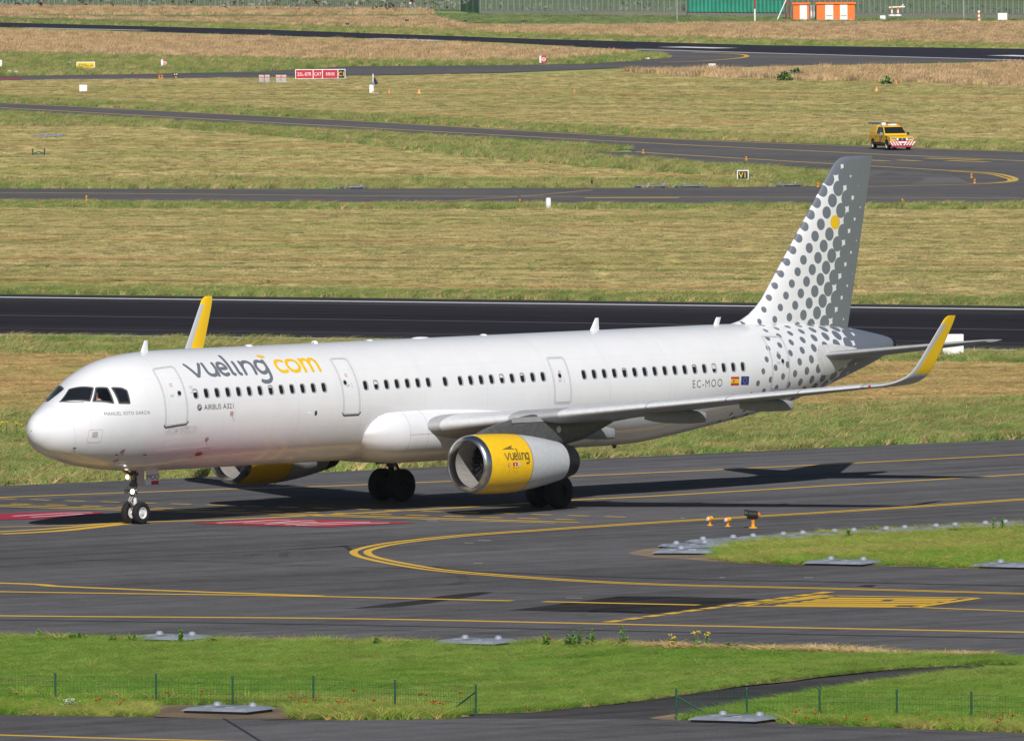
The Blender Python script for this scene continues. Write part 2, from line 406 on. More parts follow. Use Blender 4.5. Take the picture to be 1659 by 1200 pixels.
def paint_mat(name, col, wear):
    t = NT(name); b = t.b
    n = t.noise(t.pos(0, 2.2, 2.2, 0), 1.0, 5, .7)
    c = t.mix(t.ramp(n, .56, .78, 0.0, wear), col, (.09, .088, .088))
    t.link(c, b.inputs['Base Color']); b.inputs['Roughness'].default_value = .7; return t.m
M['line_yellow'] = paint_mat('yellow_marking', (.66, .40, .028), .6)
M['line_yellow_old'] = paint_mat('worn_yellow_marking', (.58, .40, .09), .75)
M['line_white'] = paint_mat('white_marking', (.72, .72, .72), .7)
M['line_red'] = paint_mat('red_marking', (.36, .010, .040), .4)
M['tar'] = paint_mat('black_sealant', (.018, .018, .020), .35)
M['tyre_dark'] = asphalt('dark_track', (.080, .077, .079), TWY_ANG, .3, .2)
M['soil'] = asphalt('bare_soil', (.21, .16, .11), TWY_ANG, .2, .2)

# ------------------------------------------------------------------ ground sheets
def poly_mesh(name, ptsw, mat, z):
    v = [Vector((p.x, p.y, 0)) for p in ptsw]
    me = bpy.data.meshes.new(name); me.from_pydata([(p.x, p.y, z) for p in v], [], [tuple(t) for t in tessellate_polygon([v])])
    me.materials.append(mat)
    bm = bmesh.new(); bm.from_mesh(me); bmesh.ops.recalc_face_normals(bm, faces=bm.faces)
    for f in bm.faces:
        if f.normal.z < 0: f.normal_flip()
    bm.to_mesh(me); bm.free()
    o = bpy.data.objects.new(name, me); COL.objects.link(o); return o
def sheet(name, px, mat, z=0.0, kind='structure', jitter=0.0):
    pts = [G(*p) for p in px]
    if jitter:                               # ragged edge where turf meets paving
        out = []
        for i, a in enumerate(pts):
            b = pts[(i + 1) % len(pts)]; n = max(1, min(60, int((b - a).length / 2.0)))
            for k in range(n):
                q = a.lerp(b, k / n)
                out.append(q + Vector((random.uniform(-.3, .3), random.uniform(-1, 1) * jitter, 0)) if k else q)
        pts = out
    o = poly_mesh(name, pts, mat, z); o['kind'] = kind; return o
def strip(name, px, width, mat, z=0.004, off=0.0, smooth=True, parent=None):
    P = [G(*p) for p in px]
    if smooth and len(P) > 2:
        Q = []
        for i in range(len(P) - 1):
            p0 = P[max(0, i - 1)]; p1 = P[i]; p2 = P[i + 1]; p3 = P[min(len(P) - 1, i + 2)]
            for k in range(10):
                t = k / 10
                Q.append(.5 * ((2 * p1) + (p2 - p0) * t + (2 * p0 - 5 * p1 + 4 * p2 - p3) * t * t + (3 * p1 - p0 - 3 * p2 + p3) * t ** 3))
        P = Q + [P[-1]]
    vs = []; fs = []
    for i, p in enumerate(P):
        d = (P[min(i + 1, len(P) - 1)] - P[max(i - 1, 0)]).normalized(); n = Vector((-d.y, d.x, 0))
        vs += [p + n * (off + width / 2) + Vector((0, 0, z)), p + n * (off - width / 2) + Vector((0, 0, z))]
        if i: fs.append((2 * i - 2, 2 * i - 1, 2 * i + 1, 2 * i))
    mb = MB(); mb.add(vs, fs); o = mb.build(name, mat)
    for pg in o.data.polygons:
        if pg.normal.z < 0: pg.flip()
    o['kind'] = 'structure'; return o

XL, XR = -520, 2180
# base terrain out to the horizon
mb = MB(); mb.add([(-6000, -200, -.045), (6000, -200, -.045), (6000, 9000, -.045), (-6000, 9000, -.045)], [(0, 1, 2, 3)])
g0 = mb.build('ground', MS['verge']); g0['kind'] = 'structure'

def E(pts, x):                               # y of a surveyed edge at pixel column x
    xs = [p[0] for p in pts]; ys = [p[1] for p in pts]
    if x <= xs[0]: return ys[0] + (ys[1] - ys[0]) / (xs[1] - xs[0]) * (x - xs[0])
    if x >= xs[-1]: return ys[-1] + (ys[-1] - ys[-2]) / (xs[-1] - xs[-2]) * (x - xs[-1])
    return float(np.interp(x, xs, ys))
def edge(pts, x0=XL, x1=XR, dy=0.0):
    xs = [x0] + [p[0] for p in pts if x0 < p[0] < x1] + [x1]
    return [(x, E(pts, x) + dy) for x in xs]
def band(top, bot, x0=XL, x1=XR):
    return edge(top, x0, x1) + edge(bot, x0, x1)[::-1]

# surveyed edges (photograph pixels)
e_road = [(0, 1157), (330, 1163), (560, 1166), (800, 1163), (1095, 1165), (1659, 1187)]          # upper edge of the front road
e_tnear = [(0, 1036), (560, 1043), (900, 1046), (1659, 1066)]                                    # near edge of the taxiway
e_tfar = [(0, 787), (340, 772), (560, 763), (940, 744), (1300, 727), (1659, 711)]                # far edge of the taxiway
e_r1n = [(0, 545), (560, 552), (1377, 565.5), (1659, 570)]
e_r1f = [(0, 476.5), (560, 482.5), (1377, 492.5), (1659, 496)]
e_An = [(0, 327), (180, 329.5), (560, 331), (1100, 332.5), (1659, 331.5)]
e_Af = [(0, 305.5), (560, 306), (840, 304.5), (1100, 304), (1395, 301)]
e_Bn = [(0, 182.5), (560, 214), (827, 229), (1012, 240)]
e_Bf = [(0, 166), (560, 194.6), (1100, 225), (1659, 245.5)]
e_Cn = [(0, 130.5), (420, 126), (820, 117.7), (1000, 110.6), (1160, 109), (1300, 106), (1659, 99)]
e_Cf = [(0, 124), (250, 120), (420, 116.5), (565, 108), (820, 106.3), (960, 103.5), (1040, 98)]
e_R2f = [(0, 36.7), (420, 48), (820, 62), (1240, 73.7), (1659, 79.5)]
e_R2n = [(0, 44), (420, 57), (820, 69), (1030, 81)]
e_fence = [(0, 13), (700, 20), (1100, 26), (1659, 31)]

road = sheet('service_road', edge(e_road) + [(XR, 1420), (XL, 1420)], M['asphalt'], 0.0)
sheet('taxiway', edge(e_tfar) + edge(e_tnear)[::-1], M['asphalt'], 0.0)
sheet('runway', band(e_r1f, e_r1n), M['runway'], 0.0)
# service road A, diagonal taxiway B and the paving that joins them on the right
sheet('far_taxiway', edge(e_Bf) + [(XR, E(e_An, XR)), ] + edge(e_An)[::-1] + edge(e_Af, XL, 1395) +
      [(1402, 288), (1349, 277), (1100, 261.5), (992, 254.6), (891, 248), (960, 246.3), (1030, 246)] + edge(e_Bn, XL, 1012)[::-1], M['asphalt_far'], 0.0)
sheet('concrete_infill', [(1405, 276), (1538, 282), (1572, 297), (1500, 300), (1405, 301.5)], M['asphalt_light'], 0.004)
sheet('concrete_infill', [(1440, 279), (1475, 285), (1500, 291), (1470, 299), (1404, 300.5), (1404, 286)], M['asphalt_far'], 0.008)
sheet('exit_taxiway', edge(e_Cf, XL, 1040) + [(1085, 94), (1090, 90), (1045, 84), (1030, 80)] + edge(e_R2f, 1031, XR) + edge(e_Cn)[::-1], M['asphalt_far'], 0.0)
sheet('far_runway', band(e_R2f, e_R2n, XL, 1030) , M['runway_far'], 0.0)
sheet('far_runway', edge(e_R2f, 1030, XR) + edge([(1030, 78), (1240, 86), (1659, 98)], 1030, XR)[::-1], M['runway_far'], 0.004)

# turf zones: (name, outline, turf, blades per m2, blade height, ragged)
FOREST = []
def zone(name, outline, kind, dens, h, jitter=0.0, z=None, width=1.0):
    if z is None: z = -0.034 + 0.0004 * len(FOREST)
    o = sheet(name, outline, MS[kind], z); FOREST.append((outline, kind, dens, h, jitter, width)); return o
# front verge below the fence, front meadow split by the broken track
track = [(700, 1166), (780, 1156), (900, 1147), (1000, 1140), (1095, 1127), (1200, 1112), (1330, 1097), (1450, 1084), (1560, 1077), (1600, 1077.5),
         (1690, 1079), (1600, 1088), (1490, 1101), (1390, 1115), (1300, 1128), (1225, 1141), (1135, 1160), (1095, 1168), (900, 1168)]
tr_up = [(760, 1156), (860, 1153), (950, 1144), (1050, 1133), (1200, 1110), (1330, 1095), (1450, 1083), (1560, 1077)]
tr_lo = [(1100, 1166), (1135, 1158), (1225, 1139), (1300, 1126), (1390, 1113), (1490, 1099), (1600, 1086), (1680, 1079)]
sheet('broken_track', track, M['asphalt_dark'], -0.012, jitter=.25)
zone('front_meadow', [(x, E(e_tnear, x) + (5.5 if 225 < x < 325 or 708 < x < 834 else 0)) for x in (XL, 0, 224, 226, 324, 326, 560, 707, 709, 833, 835, 900, 1200, 1659, XR)] + [(XR, 1070), (1600, 1075)] + tr_up[::-1] + [(700, 1150), (560, 1146), (0, 1135), (XL, 1125)], 'lush', 80, .17, .35)
zone('front_meadow', [(1690, 1078), (XR, 1073), (XR, 1195), (1659, 1172), (1400, 1168), (1180, 1166), (1120, 1166)] + tr_lo, 'lush', 80, .18, .35)
zone('road_verge', edge([(0, 1140), (300, 1143)], XL, 235) + [(250, 1158)] + edge(e_road, XL, 250, -1)[::-1], 'island', 70, .22, .2)
zone('road_verge', [(480, 1150), (560, 1150), (700, 1152), (745, 1156)] + edge(e_road, 470, 745, -1)[::-1], 'island', 80, .26, .2)
zone('road_verge', [(1270, 1164), (1400, 1167), (1659, 1175), (XR, 1190)] + edge(e_road, 1265, XR, -1)[::-1], 'island', 70, .24, .2)
sheet('bare_soil', [(235, 1144), (300, 1143), (480, 1150), (500, 1163), (330, 1163), (240, 1159)], M['soil'], -0.008, jitter=.3)
sheet('bare_soil', [(1050, 1162), (1100, 1154), (1180, 1157), (1275, 1163), (1280, 1174), (1110, 1168)], M['soil'], -0.008, jitter=.3)
sheet('bare_soil', [(XL, 1125), (0, 1136), (300, 1141), (560, 1146.5), (700, 1151), (745, 1155), (745, 1158), (560, 1151), (300, 1146), (0, 1141), (XL, 1130)], M['soil'], -0.003, jitter=.3)
sheet('bare_soil', [(1105, 1157), (1290, 1161), (1400, 1165), (1659, 1171), (XR, 1194), (XR, 1198), (1659, 1174.5), (1400, 1168.5), (1270, 1165)], M['soil'], -0.003, jitter=.3)
sheet('bare_soil', [(x, y - 2.2) for x, y in tr_up] + [(x, y + .4) for x, y in tr_up[::-1]], M['soil'], -0.002, jitter=.25)
zone('fence_fringe', [(XL, 1119), (0, 1129), (560, 1140), (740, 1151), (740, 1153.5), (560, 1144), (0, 1133.5), (XL, 1123)], 'island', 45, .30, .4)
zone('fence_fringe', [(1180, 1154), (1400, 1161), (1659, 1167), (XR, 1188), (XR, 1191), (1659, 1170), (1400, 1164), (1180, 1156.5)], 'island', 45, .28, .4)
zone('meadow_fringe', [(x, E(e_tnear, x) + .6) for x in (1040, 1200, 1400, 1600)] + [(x, E(e_tnear, x) + 3.4) for x in (1600, 1400, 1200, 1040)], 'hay', 60, .22, .3)
for xa, xb in ((XL, 222), (335, 700), (845, 1030)): zone('meadow_fringe', [(xa, E(e_tnear, xa) + .4), (xb, E(e_tnear, xb) + .4), (xb, E(e_tnear, xb) + 3), (xa, E(e_tnear, xa) + 3)], 'island', 50, .26, .2)
# island on the right of the taxiway
isl_t = [(1150, 899), (1163, 889), (1205, 879), (1320, 867), (1450, 860.5), (1659, 850)]
isl_b = [(1150, 905), (1200, 912), (1300, 914.5), (1400, 915.5), (1480, 917), (1580, 921), (1659, 920)]
sheet('bare_soil', [(1015, 896), (1045, 889), (1085, 886), (1120, 886), (1180, 882), (1200, 912), (1160, 910), (1110, 905), (1060, 903)], M['soil'], 0.004, jitter=.25)
zone('island_turf', edge(isl_t, 1150, XR) + edge(isl_b, 1150, XR)[::-1], 'island', 60, .19, .3, z=0.006)
sheet('bare_soil', [(1195, 910), (1400, 913.2), (1480, 914.4), (1580, 918), (1659, 917.6), (XR, 914), (XR, 917), (1659, 921.5), (1580, 922), (1480, 918.4), (1300, 915.6), (1195, 913)], M['soil'], 0.010, jitter=.25)
# field behind the aircraft
e_f1a = [(0, 573), (400, 578), (1659, 588)]
e_f1b = [(0, 668), (400, 664), (1200, 664), (1659, 648)]
e_f1c = [(0, 668), (400, 664), (1100, 664), (1450, 646), (1659, 640)]
zone('runway_verge', band([(x, y + 1) for x, y in e_r1n], e_f1a), 'verge', 14, .26, 1.6)
zone('hay_field', band(e_f1a, e_f1b), 'hay', 9, .11)
zone('taxiway_verge', band(e_f1b, [(x, y - 1) for x, y in e_tfar]), 'verge', 16, .30, 1.7)
sheet('gravel_path', [(XL, 668), (0, 672), (200, 670), (500, 664), (500, 676), (200, 686), (0, 692), (XL, 694)], M['soil'], -0.004, jitter=.4)
# mown field between runway and road A
e_m0 = [(0, 337), (560, 340), (1659, 340)]
e_m1 = [(0, 467), (560, 472), (1659, 484)]
zone('taxiway_verge', band(e_An, e_m0), 'verge', 8, .28, 1.6)
zone('mown_field', band(e_m0, e_m1), 'mown', 4.5, .085)
zone('runway_verge', band(e_m1, [(x, y - 1) for x, y in e_r1f]), 'verge', 14, .26, 1.6)
# windrows and a shallow ditch line left by the mower
def windrow(x0, x1, y0, y1, th, kind, h, dens=10):
    n = 7; up = [(x0 + (x1 - x0) * i / n, y0 + (y1 - y0) * i / n + random.uniform(-.25, .25) * (0 < i < n)) for i in range(n + 1)]
    zone('windrow', up + [(x, y + th * random.uniform(.6, 1.2)) for x, y in up[::-1]], kind, dens, h)
windrow(XL, XR, 427.5, 445, 1.8, 'verge', .14, 16)
for x0, x1, y0, y1, th, kd, h in [(-300, 900, 386, 392, 2.2, 'hay', .14), (500, 1900, 404, 413, 1.5, 'verge', .09), (-200, 700, 418, 421, 2.4, 'hay', .16), (700, 2000, 366, 371, 1.6, 'hay', .12), (900, 2000, 450, 458, 1.6, 'verge', .12),
        (-300, 620, 452, 455, 2.6, 'hay', .15), (150, 1100, 349, 352, 1.2, 'verge', .12), (600, 1400, 462, 468, 2.0, 'hay', .15), (1000, 2000, 352, 354, 1.5, 'verge', .10), (-400, 300, 366, 368, 1.6, 'verge', .10), (900, 1800, 426, 430, 2.0, 'hay', .14)]: windrow(x0, x1, y0, y1, th, kd, h)
for x0, x1, y0, y1, th, kd, h in [(-300, 560, 233, 236, 2.4, 'hay', .16), (100, 900, 268, 270, 1.8, 'hay', .14), (-200, 400, 254, 256, 1.4, 'verge', .14), (500, 1200, 278, 286, 2.0, 'hay', .15), (200, 700, 246, 249, 1.2, 'verge', .12)]: windrow(x0, x1, y0, y1, th, kd, h, 6)
for x0, x1, y0, y1, th, kd, h in [(-300, 900, 141, 150, 1.6, 'hay', .16), (100, 1300, 158, 172, 1.3, 'verge', .14), (700, 2000, 150, 163, 1.6, 'hay', .18), (600, 2000, 171, 190, 1.2, 'verge', .14), (1000, 2000, 196, 206, 1.6, 'hay', .16), (300, 1200, 180, 195, 1.8, 'hay', .16), (1100, 2000, 180, 187, 1.3, 'verge', .14), (-200, 500, 150, 160, 1.5, 'hay', .14)]: windrow(x0, x1, y0, y1, th, kd, h, 5)
# field between A and B
e_n0 = [(0, 205), (250, 206), (560, 232), (760, 255), (1100, 282), (1300, 292)]
e_n1 = [(0, 293), (560, 292), (1000, 292), (1300, 294)]
zone('taxiway_verge', edge(e_Bn, XL, 1030) + [(960, 246.8), (891, 248.6), (992, 255.5), (1100, 262.5), (1300, 276)] + edge(e_n0, XL, 1300)[::-1], 'verge', 6, .34, 1.8)
zone('mown_field', edge(e_n0, XL, 1290) + edge(e_n1, XL, 1290)[::-1], 'mown', 3, .10)
zone('taxiway_verge', edge(e_n1, XL, 1300) + [(1300, 277), (1349, 278), (1398, 289), (1390, 300)] + edge(e_Af, XL, 1390)[::-1], 'verge', 7, .30, 1.7)
# field between B and the exit road
e_p0 = [(0, 158), (560, 184), (1100, 214), (1659, 236)]
e_p1 = [(0, 131), (420, 126.5), (900, 119), (1010, 114), (1150, 124), (1659, 140)]
zone('mown_field', band(e_p1, e_p0), 'mown', 2.6, .11)
zone('taxiway_verge', band(e_p0, [(x, y - .6) for x, y in e_Bf]), 'verge', 6, .30, 1.7)
zone('tall_grass', [(1012, 116.5), (1160, 117.5), (1300, 114.5), (1659, 108), (XR, 100)] + edge([(1012, 117.5), (1150, 126), (1659, 140)], 1012, XR)[::-1], 'tall', 4, .56)
# tall dry grass and turf round the far runway
e_q = [(0, 86), (420, 96), (700, 100), (880, 99), (1030, 86)]
zone('tall_grass', [(x, y + 7.5) for x, y in edge(e_R2n, XL, 1022)] + edge(e_q, XL, 1030)[::-1], 'tall', 3.6, .46)
zone('exit_verge', edge(e_q, XL, 1030) + [(1075, 88), (1085, 93), (1040, 97.5)] + [(x, y - .5) for x, y in edge(e_Cf, XL, 1040)][::-1], 'verge', 3.5, .35)
e_s1 = [(0, 25), (420, 26), (700, 24), (760, 38), (820, 39), (1000, 38), (1240, 34), (1659, 33)]
e_s2 = [(0, 26), (420, 40), (700, 46), (820, 54), (1240, 64), (1659, 71)]
zone('far_meadow', band([(x, y + 4.5) for x, y in e_s1], e_s2), 'tall', 2.0, .36)
zone('runway_verge', band(e_s2, [(x, y - .4) for x, y in e_R2f]), 'verge', 2.2, .25)
zone('far_meadow', edge([(0, 25), (420, 26), (690, 25)], XL, 690) + edge([(0, 36), (420, 40), (690, 41)], XL, 690)[::-1], 'far', 2.2, .2)
zone('far_meadow', edge([(690, 22), (1100, 27), (1659, 32)], 690, XR) + edge([(690, 41), (760, 38), (1000, 38), (1240, 34), (1659, 33)], 690, XR)[::-1], 'far', 2.2, .2)
zone('tall_grass', band([(0, 11), (700, 17)], [(0, 25), (700, 25)], XL, 700), 'tall', 2.0, .4)
sheet('far_field', [(XL, -40), (XR, -40), (XR, 30), (1100, 25), (700, 18), (XL, 8)], MS['far'], -.038)

# ------------------------------------------------------------------ summer air over the airfield
hz = MB(); hz.box((0, 4400, 12.6), (12400, 9700, 27.6)); ho = hz.build('haze', [])
hm = bpy.data.materials.new('haze_air'); hm.use_nodes = True; hm.node_tree.nodes.remove(hm.node_tree.nodes['Principled BSDF'])
pv = hm.node_tree.nodes.new('ShaderNodeVolumePrincipled'); pv.inputs['Color'].default_value = (.80, .87, 1.0, 1); pv.inputs['Density'].default_value = HAZE
hm.node_tree.links.new(pv.outputs[0], hm.node_tree.nodes['Material Output'].inputs['Volume']); ho.data.materials.append(hm); ho['kind'] = 'stuff'

# ------------------------------------------------------------------ painted markings, seams and rubber
Y, YO, W_, TAR = M['line_yellow'], M['line_yellow_old'], M['line_white'], M['tar']
LN = 'taxiway_marking'
strip(LN, [(XL, 826), (0, 805.5), (337, 793), (560, 786), (1100, 763.4), (1659, 736), (XR, 710)], .36, Y)
strip(LN, [(XL, 880), (0, 861), (203, 846.5), (400, 840), (742, 822), (925, 810), (1080, 802), (1370, 785), (1659, 768), (XR, 738)], .38, Y)
strip(LN, [(0, 865), (100, 859.5), (203, 848)], .55, Y, .008)
strip(LN, [(0, 853.5), (120, 850.5), (215, 844)], .3, YO, .008)
cur = [(XR, 774), (1659, 808.7), (1400, 826), (1080, 845), (877, 858.5), (756, 867), (675, 875), (624, 882), (594, 889), (584, 894.5), (596, 902), (640, 912), (709, 923), (810, 932), (945, 941), (1100, 947.6), (1380, 954), (1659, 961.5), (XR, 976)]
strip(LN, cur, .27, Y, .008, .23); strip(LN, cur, .27, Y, .008, -.23)
strip(LN, [(XL, 930), (0, 944), (101, 949.7), (287, 957), (520, 965)], .50, Y)
strip(LN, [(XL, 951), (0, 958.5), (202, 961.5), (506, 966), (830, 973.4)], .46, Y, .012)
strip(LN, [(881, 974.5), (1000, 977.2), (1132, 980)], .46, Y, .012)
strip(LN, [(XL, 988), (0, 997), (560, 1001.6), (1080, 1012.2), (1659, 1023.5), (XR, 1034)], .48, Y)
for q in [[(XL, 996), (0, 1003.5), (560, 1012), (1080, 1023), (1659, 1034), (XR, 1045)]]: strip('sealed_joint', q, .34, TAR)
strip('sealed_joint', [(700, 917), (760, 925), (1100, 937.6), (1380, 943), (1659, 949), (XR, 960)], .36, TAR)
strip('sealed_joint', [(560, 884), (590, 903), (660, 918), (760, 928.5), (900, 939)], .2, TAR, .004)
strip(LN, [(XL, 1172), (0, 1190), (340, 1199.6), (700, 1209)], .40, Y)
strip('sealed_joint', [(362, 1163), (390, 1180), (425, 1202)], .10, TAR, smooth=False)
strip('sealed_joint', [(425, 1166), (800, 1172), (1240, 1176), (1659, 1192)], .12, M['tyre_dark'], smooth=False)
# holding position bars across the taxiway
def bar_row(a, b, n, duty, w, mat, z):
    A, B = G(*a), G(*b)
    for i in range(n):
        p = A.lerp(B, i / n); q = A.lerp(B, (i + duty) / n)
        d = (B - A).normalized(); nn = Vector((-d.y, d.x, 0)) * w / 2
        mb = MB(); mb.add([p + nn, p - nn, q - nn, q + nn], [(0, 1, 2, 3)]); mb.v = [(v[0], v[1], z) for v in mb.v]
        o = mb.build(LN, mat)
        for pg in o.data.polygons:
            if pg.normal.z < 0: pg.flip()
        o['kind'] = 'structure'
bar_row((-7, 807.6), (1040, 838.6), 18, .56, .30, YO, .012)
bar_row((-40, 814.5), (960, 843.0), 17, .56, .30, Y, .012)
strip(LN, [(-60, 816), (938, 846)], .28, Y, .008); strip(LN, [(-60, 818.5), (900, 847)], .28, YO, .008)
# mandatory red panels painted on the taxiway, with squashed white lettering
def panel(corners, mat, z): return sheet(LN, corners, mat, z)
panel([(310, 848.2), (440, 840.6), (560, 843.2), (675, 846.8), (535, 853.8), (420, 851.2)], M['line_red'], .016)
panel([(-60, 834.5), (108, 828.6), (170, 830.5), (150, 834), (60, 841), (-60, 843)], M['line_red'], .016)
for q in [[(352, 847.6), (400, 845.4), (440, 843.2), (470, 842.6)], [(395, 847.2), (440, 847.0), (486, 844.2), (510, 844.0)], [(462, 850.4), (505, 848.4), (560, 846.4), (600, 846.2)],
          [(480, 851.6), (530, 850), (580, 848.2), (630, 847.4)], [(430, 849.5), (470, 847.6), (515, 846.2)], [(20, 836.5), (70, 833.6), (120, 831), (150, 831)], [(50, 838), (95, 835.6), (135, 832.8)]]:
    strip(LN, q, .20, W_, .020)
# dashed stand-off line and yellow information panel on the right
bar_row((984, 1008), (1352, 957.6), 12, .72, .42, Y, .014)
for q in [[(1199, 982), (1335, 963.8)], [(1232, 978.5), (1350, 965)], [(1199, 982), (1481, 983.6), (1659, 990.4), (XR, 1009)], [(1481, 983.6), (1584, 968.8)], [(1335, 964.8), (1584, 968.6)]]:
    strip(LN, q, .34, Y, .010, smooth=False)
for a, b in [((1258, 980.2), (1452, 981.8)), ((1276, 977.4), (1500, 979.4)), ((1300, 974.4), (1518, 976.2)), ((1318, 971.6), (1430, 972.4)), ((1446, 972.6), (1540, 973.3)), ((1342, 968.9), (1550, 970.6))]:
    strip(LN, [a, b], .78, Y, .010, smooth=False)
# black rubber and repair patches
def patch(px, mat=TAR, z=.004): return sheet('rubber_patch', px, mat, z, jitter=.05)
M['rubber'] = asphalt('rubbered_asphalt', (.033, .032, .033), TWY_ANG, .3, .2)
patch([(824, 988), (900, 979), (1002, 965.5), (1080, 965.8), (1233, 969.5), (1150, 983), (1060, 994), (950, 991)], M['rubber'])
patch([(574, 985), (680, 972), (775, 958.5), (800, 959), (640, 983.5)], M['rubber'])
patch([(1388, 949.6), (1402, 947.2), (1420, 947.6), (1412, 951)], M['rubber'])
for q in [[(560, 985), (830, 988.5)], [(780, 959), (1000, 964.6)]]: strip('sealed_joint', q, .06, TAR, smooth=False)
M['skid'] = asphalt('tyre_marks', (.092, .088, .090), TWY_ANG, .35, .2)
for q, w in [([(0, 882), (200, 872), (420, 866), (640, 862)], .35), ([(0, 908), (300, 908), (560, 918), (760, 922)], .5), ([(400, 900), (440, 893), (520, 886), (640, 880)], .4),
             ([(735, 946), (752, 940), (742, 930), (700, 924)], .35), ([(460, 903), (470, 893), (560, 884)], .3), ([(940, 998), (950, 992), (980, 989), (1040, 992)], .25),
             ([(0, 1030), (560, 1020), (900, 1029)], .3), ([(1000, 780), (1300, 770), (1659, 752)], .5), ([(900, 800), (1200, 790), (1659, 757)], .4)]:
    strip('tyre_mark', q, w, M['skid'])
for q in [(785, 875, 20), (760, 879, 15), (775, 912, 14), (690, 1021, 12), (1310, 935, 14), (700, 843, 18), (930, 968, 26), (1170, 935, 8), (1106, 839, 8)]:
    strip('scuff_mark', [(q[0] - q[2] / 2, q[1]), (q[0] + q[2] / 2, q[1] + .3)], .09, W_, smooth=False)
# runway paint
RM = 'runway_marking'
strip(RM, [(XL, 475.1), (0, 481.4), (560, 488), (1377, 497.8), (1659, 501.2), (XR, 507.5)], .9, W_, smooth=False)
strip(RM, [(XL, 535.6), (0, 542.2), (560, 548.6), (1377, 563.2), (1659, 567.4), (XR, 575)], .9, W_, smooth=False)
M['line_faint'] = paint_mat('rubbed_white_marking', (.085, .085, .09), .9)
strip(RM, [(XL, 504), (0, 510.6), (560, 517.4), (1377, 530), (1659, 534.5), (XR, 542)], .55, M['line_faint'], smooth=False)
strip(RM, [(XL, 525), (0, 531.6), (560, 538.4), (1377, 551), (1659, 555.5), (XR, 563)], .25, M['line_faint'], smooth=False)
strip(RM, [(1030, 80.6), (1240, 86.4), (1659, 98), (XR, 112)], .9, W_, smooth=False, z=.012)
for a, b, w in [((1086, 76.4), (1176, 78.6), 3.0), ((1620, 90), (1720, 93), 3.0), ((605, 63), (712, 66.4), 2.5), ((40, 45.6), (235, 49.6), 1.5)]: strip(RM, [a, b], w, W_, z=.012, smooth=False)
# far taxiway paint
for q in [[(XL, 146), (0, 174.6), (560, 205.4), (1100, 234.4), (1659, 261), (XR, 286)], [(1029, 246), (1100, 250.8), (1349, 265.5), (1540, 276.5), (1605, 280.6), (1632, 285), (1645, 290.5), (1632, 295), (1572, 298.6), (1403, 302.5)],
          [(XL, 140), (0, 166.8), (560, 195.4), (1100, 225.8), (1659, 246.3), (XR, 268)], [(XL, 311), (0, 312), (560, 317), (950, 318.5), (1659, 321)], [(XL, 320), (0, 323), (560, 328), (1100, 330.5), (1659, 330)]]:
    strip(LN, q, .42, YO)
strip(LN, [(1540, 277.5), (1600, 282), (1624, 287), (1636, 291.5), (1624, 295.3), (1572, 297.6)], .26, Y, .008)
strip(LN, [(697, 327.6), (760, 323.5), (850, 317.5), (960, 308)], .22, YO)
strip(LN, [(948, 320.8), (1100, 320.4)], 1.2, YO, .008)
for a, b in [((1500, 256.6), (1590, 259.5)), ((1535, 260.5), (1600, 262.6)), ((1390, 259), (1440, 261)), ((1455, 259.5), (1490, 261))]: strip(LN, [a, b], .8, YO, .008, smooth=False)
strip(LN, [(1070, 101.5), (1140, 99), (1195, 94.8), (1210, 91), (1190, 87.8), (1120, 85)], .5, Y, .010)
sheet(LN, [(XL, 128), (30, 129), (36, 126.8), (XL, 126)], M['line_red'], .008)

# ------------------------------------------------------------------ turf blades (nobody could count them)
def tuft(kind, h, nb, spread, wid, lean, seed):
    r = random.Random(seed); mb = MB()
    for i in range(nb):
        a = r.uniform(0, 2 * math.pi); rr = spread * math.sqrt(r.random()); x, y = rr * math.cos(a), rr * math.sin(a)
        hh = h * r.uniform(.55, 1.15); la = r.uniform(0, 2 * math.pi); le = hh * lean * r.uniform(.3, 1.2)
        w = wid * r.uniform(.7, 1.3); wa = r.uniform(-.9, .9)
        wx, wy = math.cos(wa) * w / 2, math.sin(wa) * w / 2
        mx, my = x + math.cos(la) * le * .35, y + math.sin(la) * le * .35
        tx, ty = x + math.cos(la) * le, y + math.sin(la) * le
        mb.add([(x - wx, y - wy, -.06), (x + wx, y + wy, -.06), (mx + wx * .8, my + wy * .8, hh * .6), (mx - wx * .8, my - wy * .8, hh * .6), (tx, ty, hh)],
               [(0, 1, 2, 3), (3, 2, 4)])
    me = bpy.data.meshes.new('tuft_' + kind); me.from_pydata(mb.v, [], mb.f); me.materials.append(MG[kind])
    me.polygons.foreach_set('use_smooth', [True] * len(me.polygons))
    jx = .9 if kind in ('lush', 'island', 'verge') else .4
    nv_ = []
    for q in range(len(mb.v) // 5):
        nn = Vector((r.uniform(-jx, jx), r.uniform(-.5 - jx * .2, jx * .9), 1)).normalized(); nv_ += [nn] * 5
    me.normals_split_custom_set_from_vertices(nv_)   # sward-like soft shading
    return bpy.data.objects.new('tuft_' + kind, me)
TUFT = {}
for kind, nb, spread, wid, lean in [('island', 12, .10, .014, .6), ('lush', 12, .10, .014, .55), ('verge', 12, .22, .026, .6), ('mown', 12, .34, .050, .8), ('hay', 12, .28, .040, .9), ('tall', 12, .45, .055, .35), ('far', 10, .5, .08, .6)]:
    TUFT[kind] = [tuft(kind, 1.0, nb, spread, wid, lean, 11 * i + len(kind)) for i in range(4)]
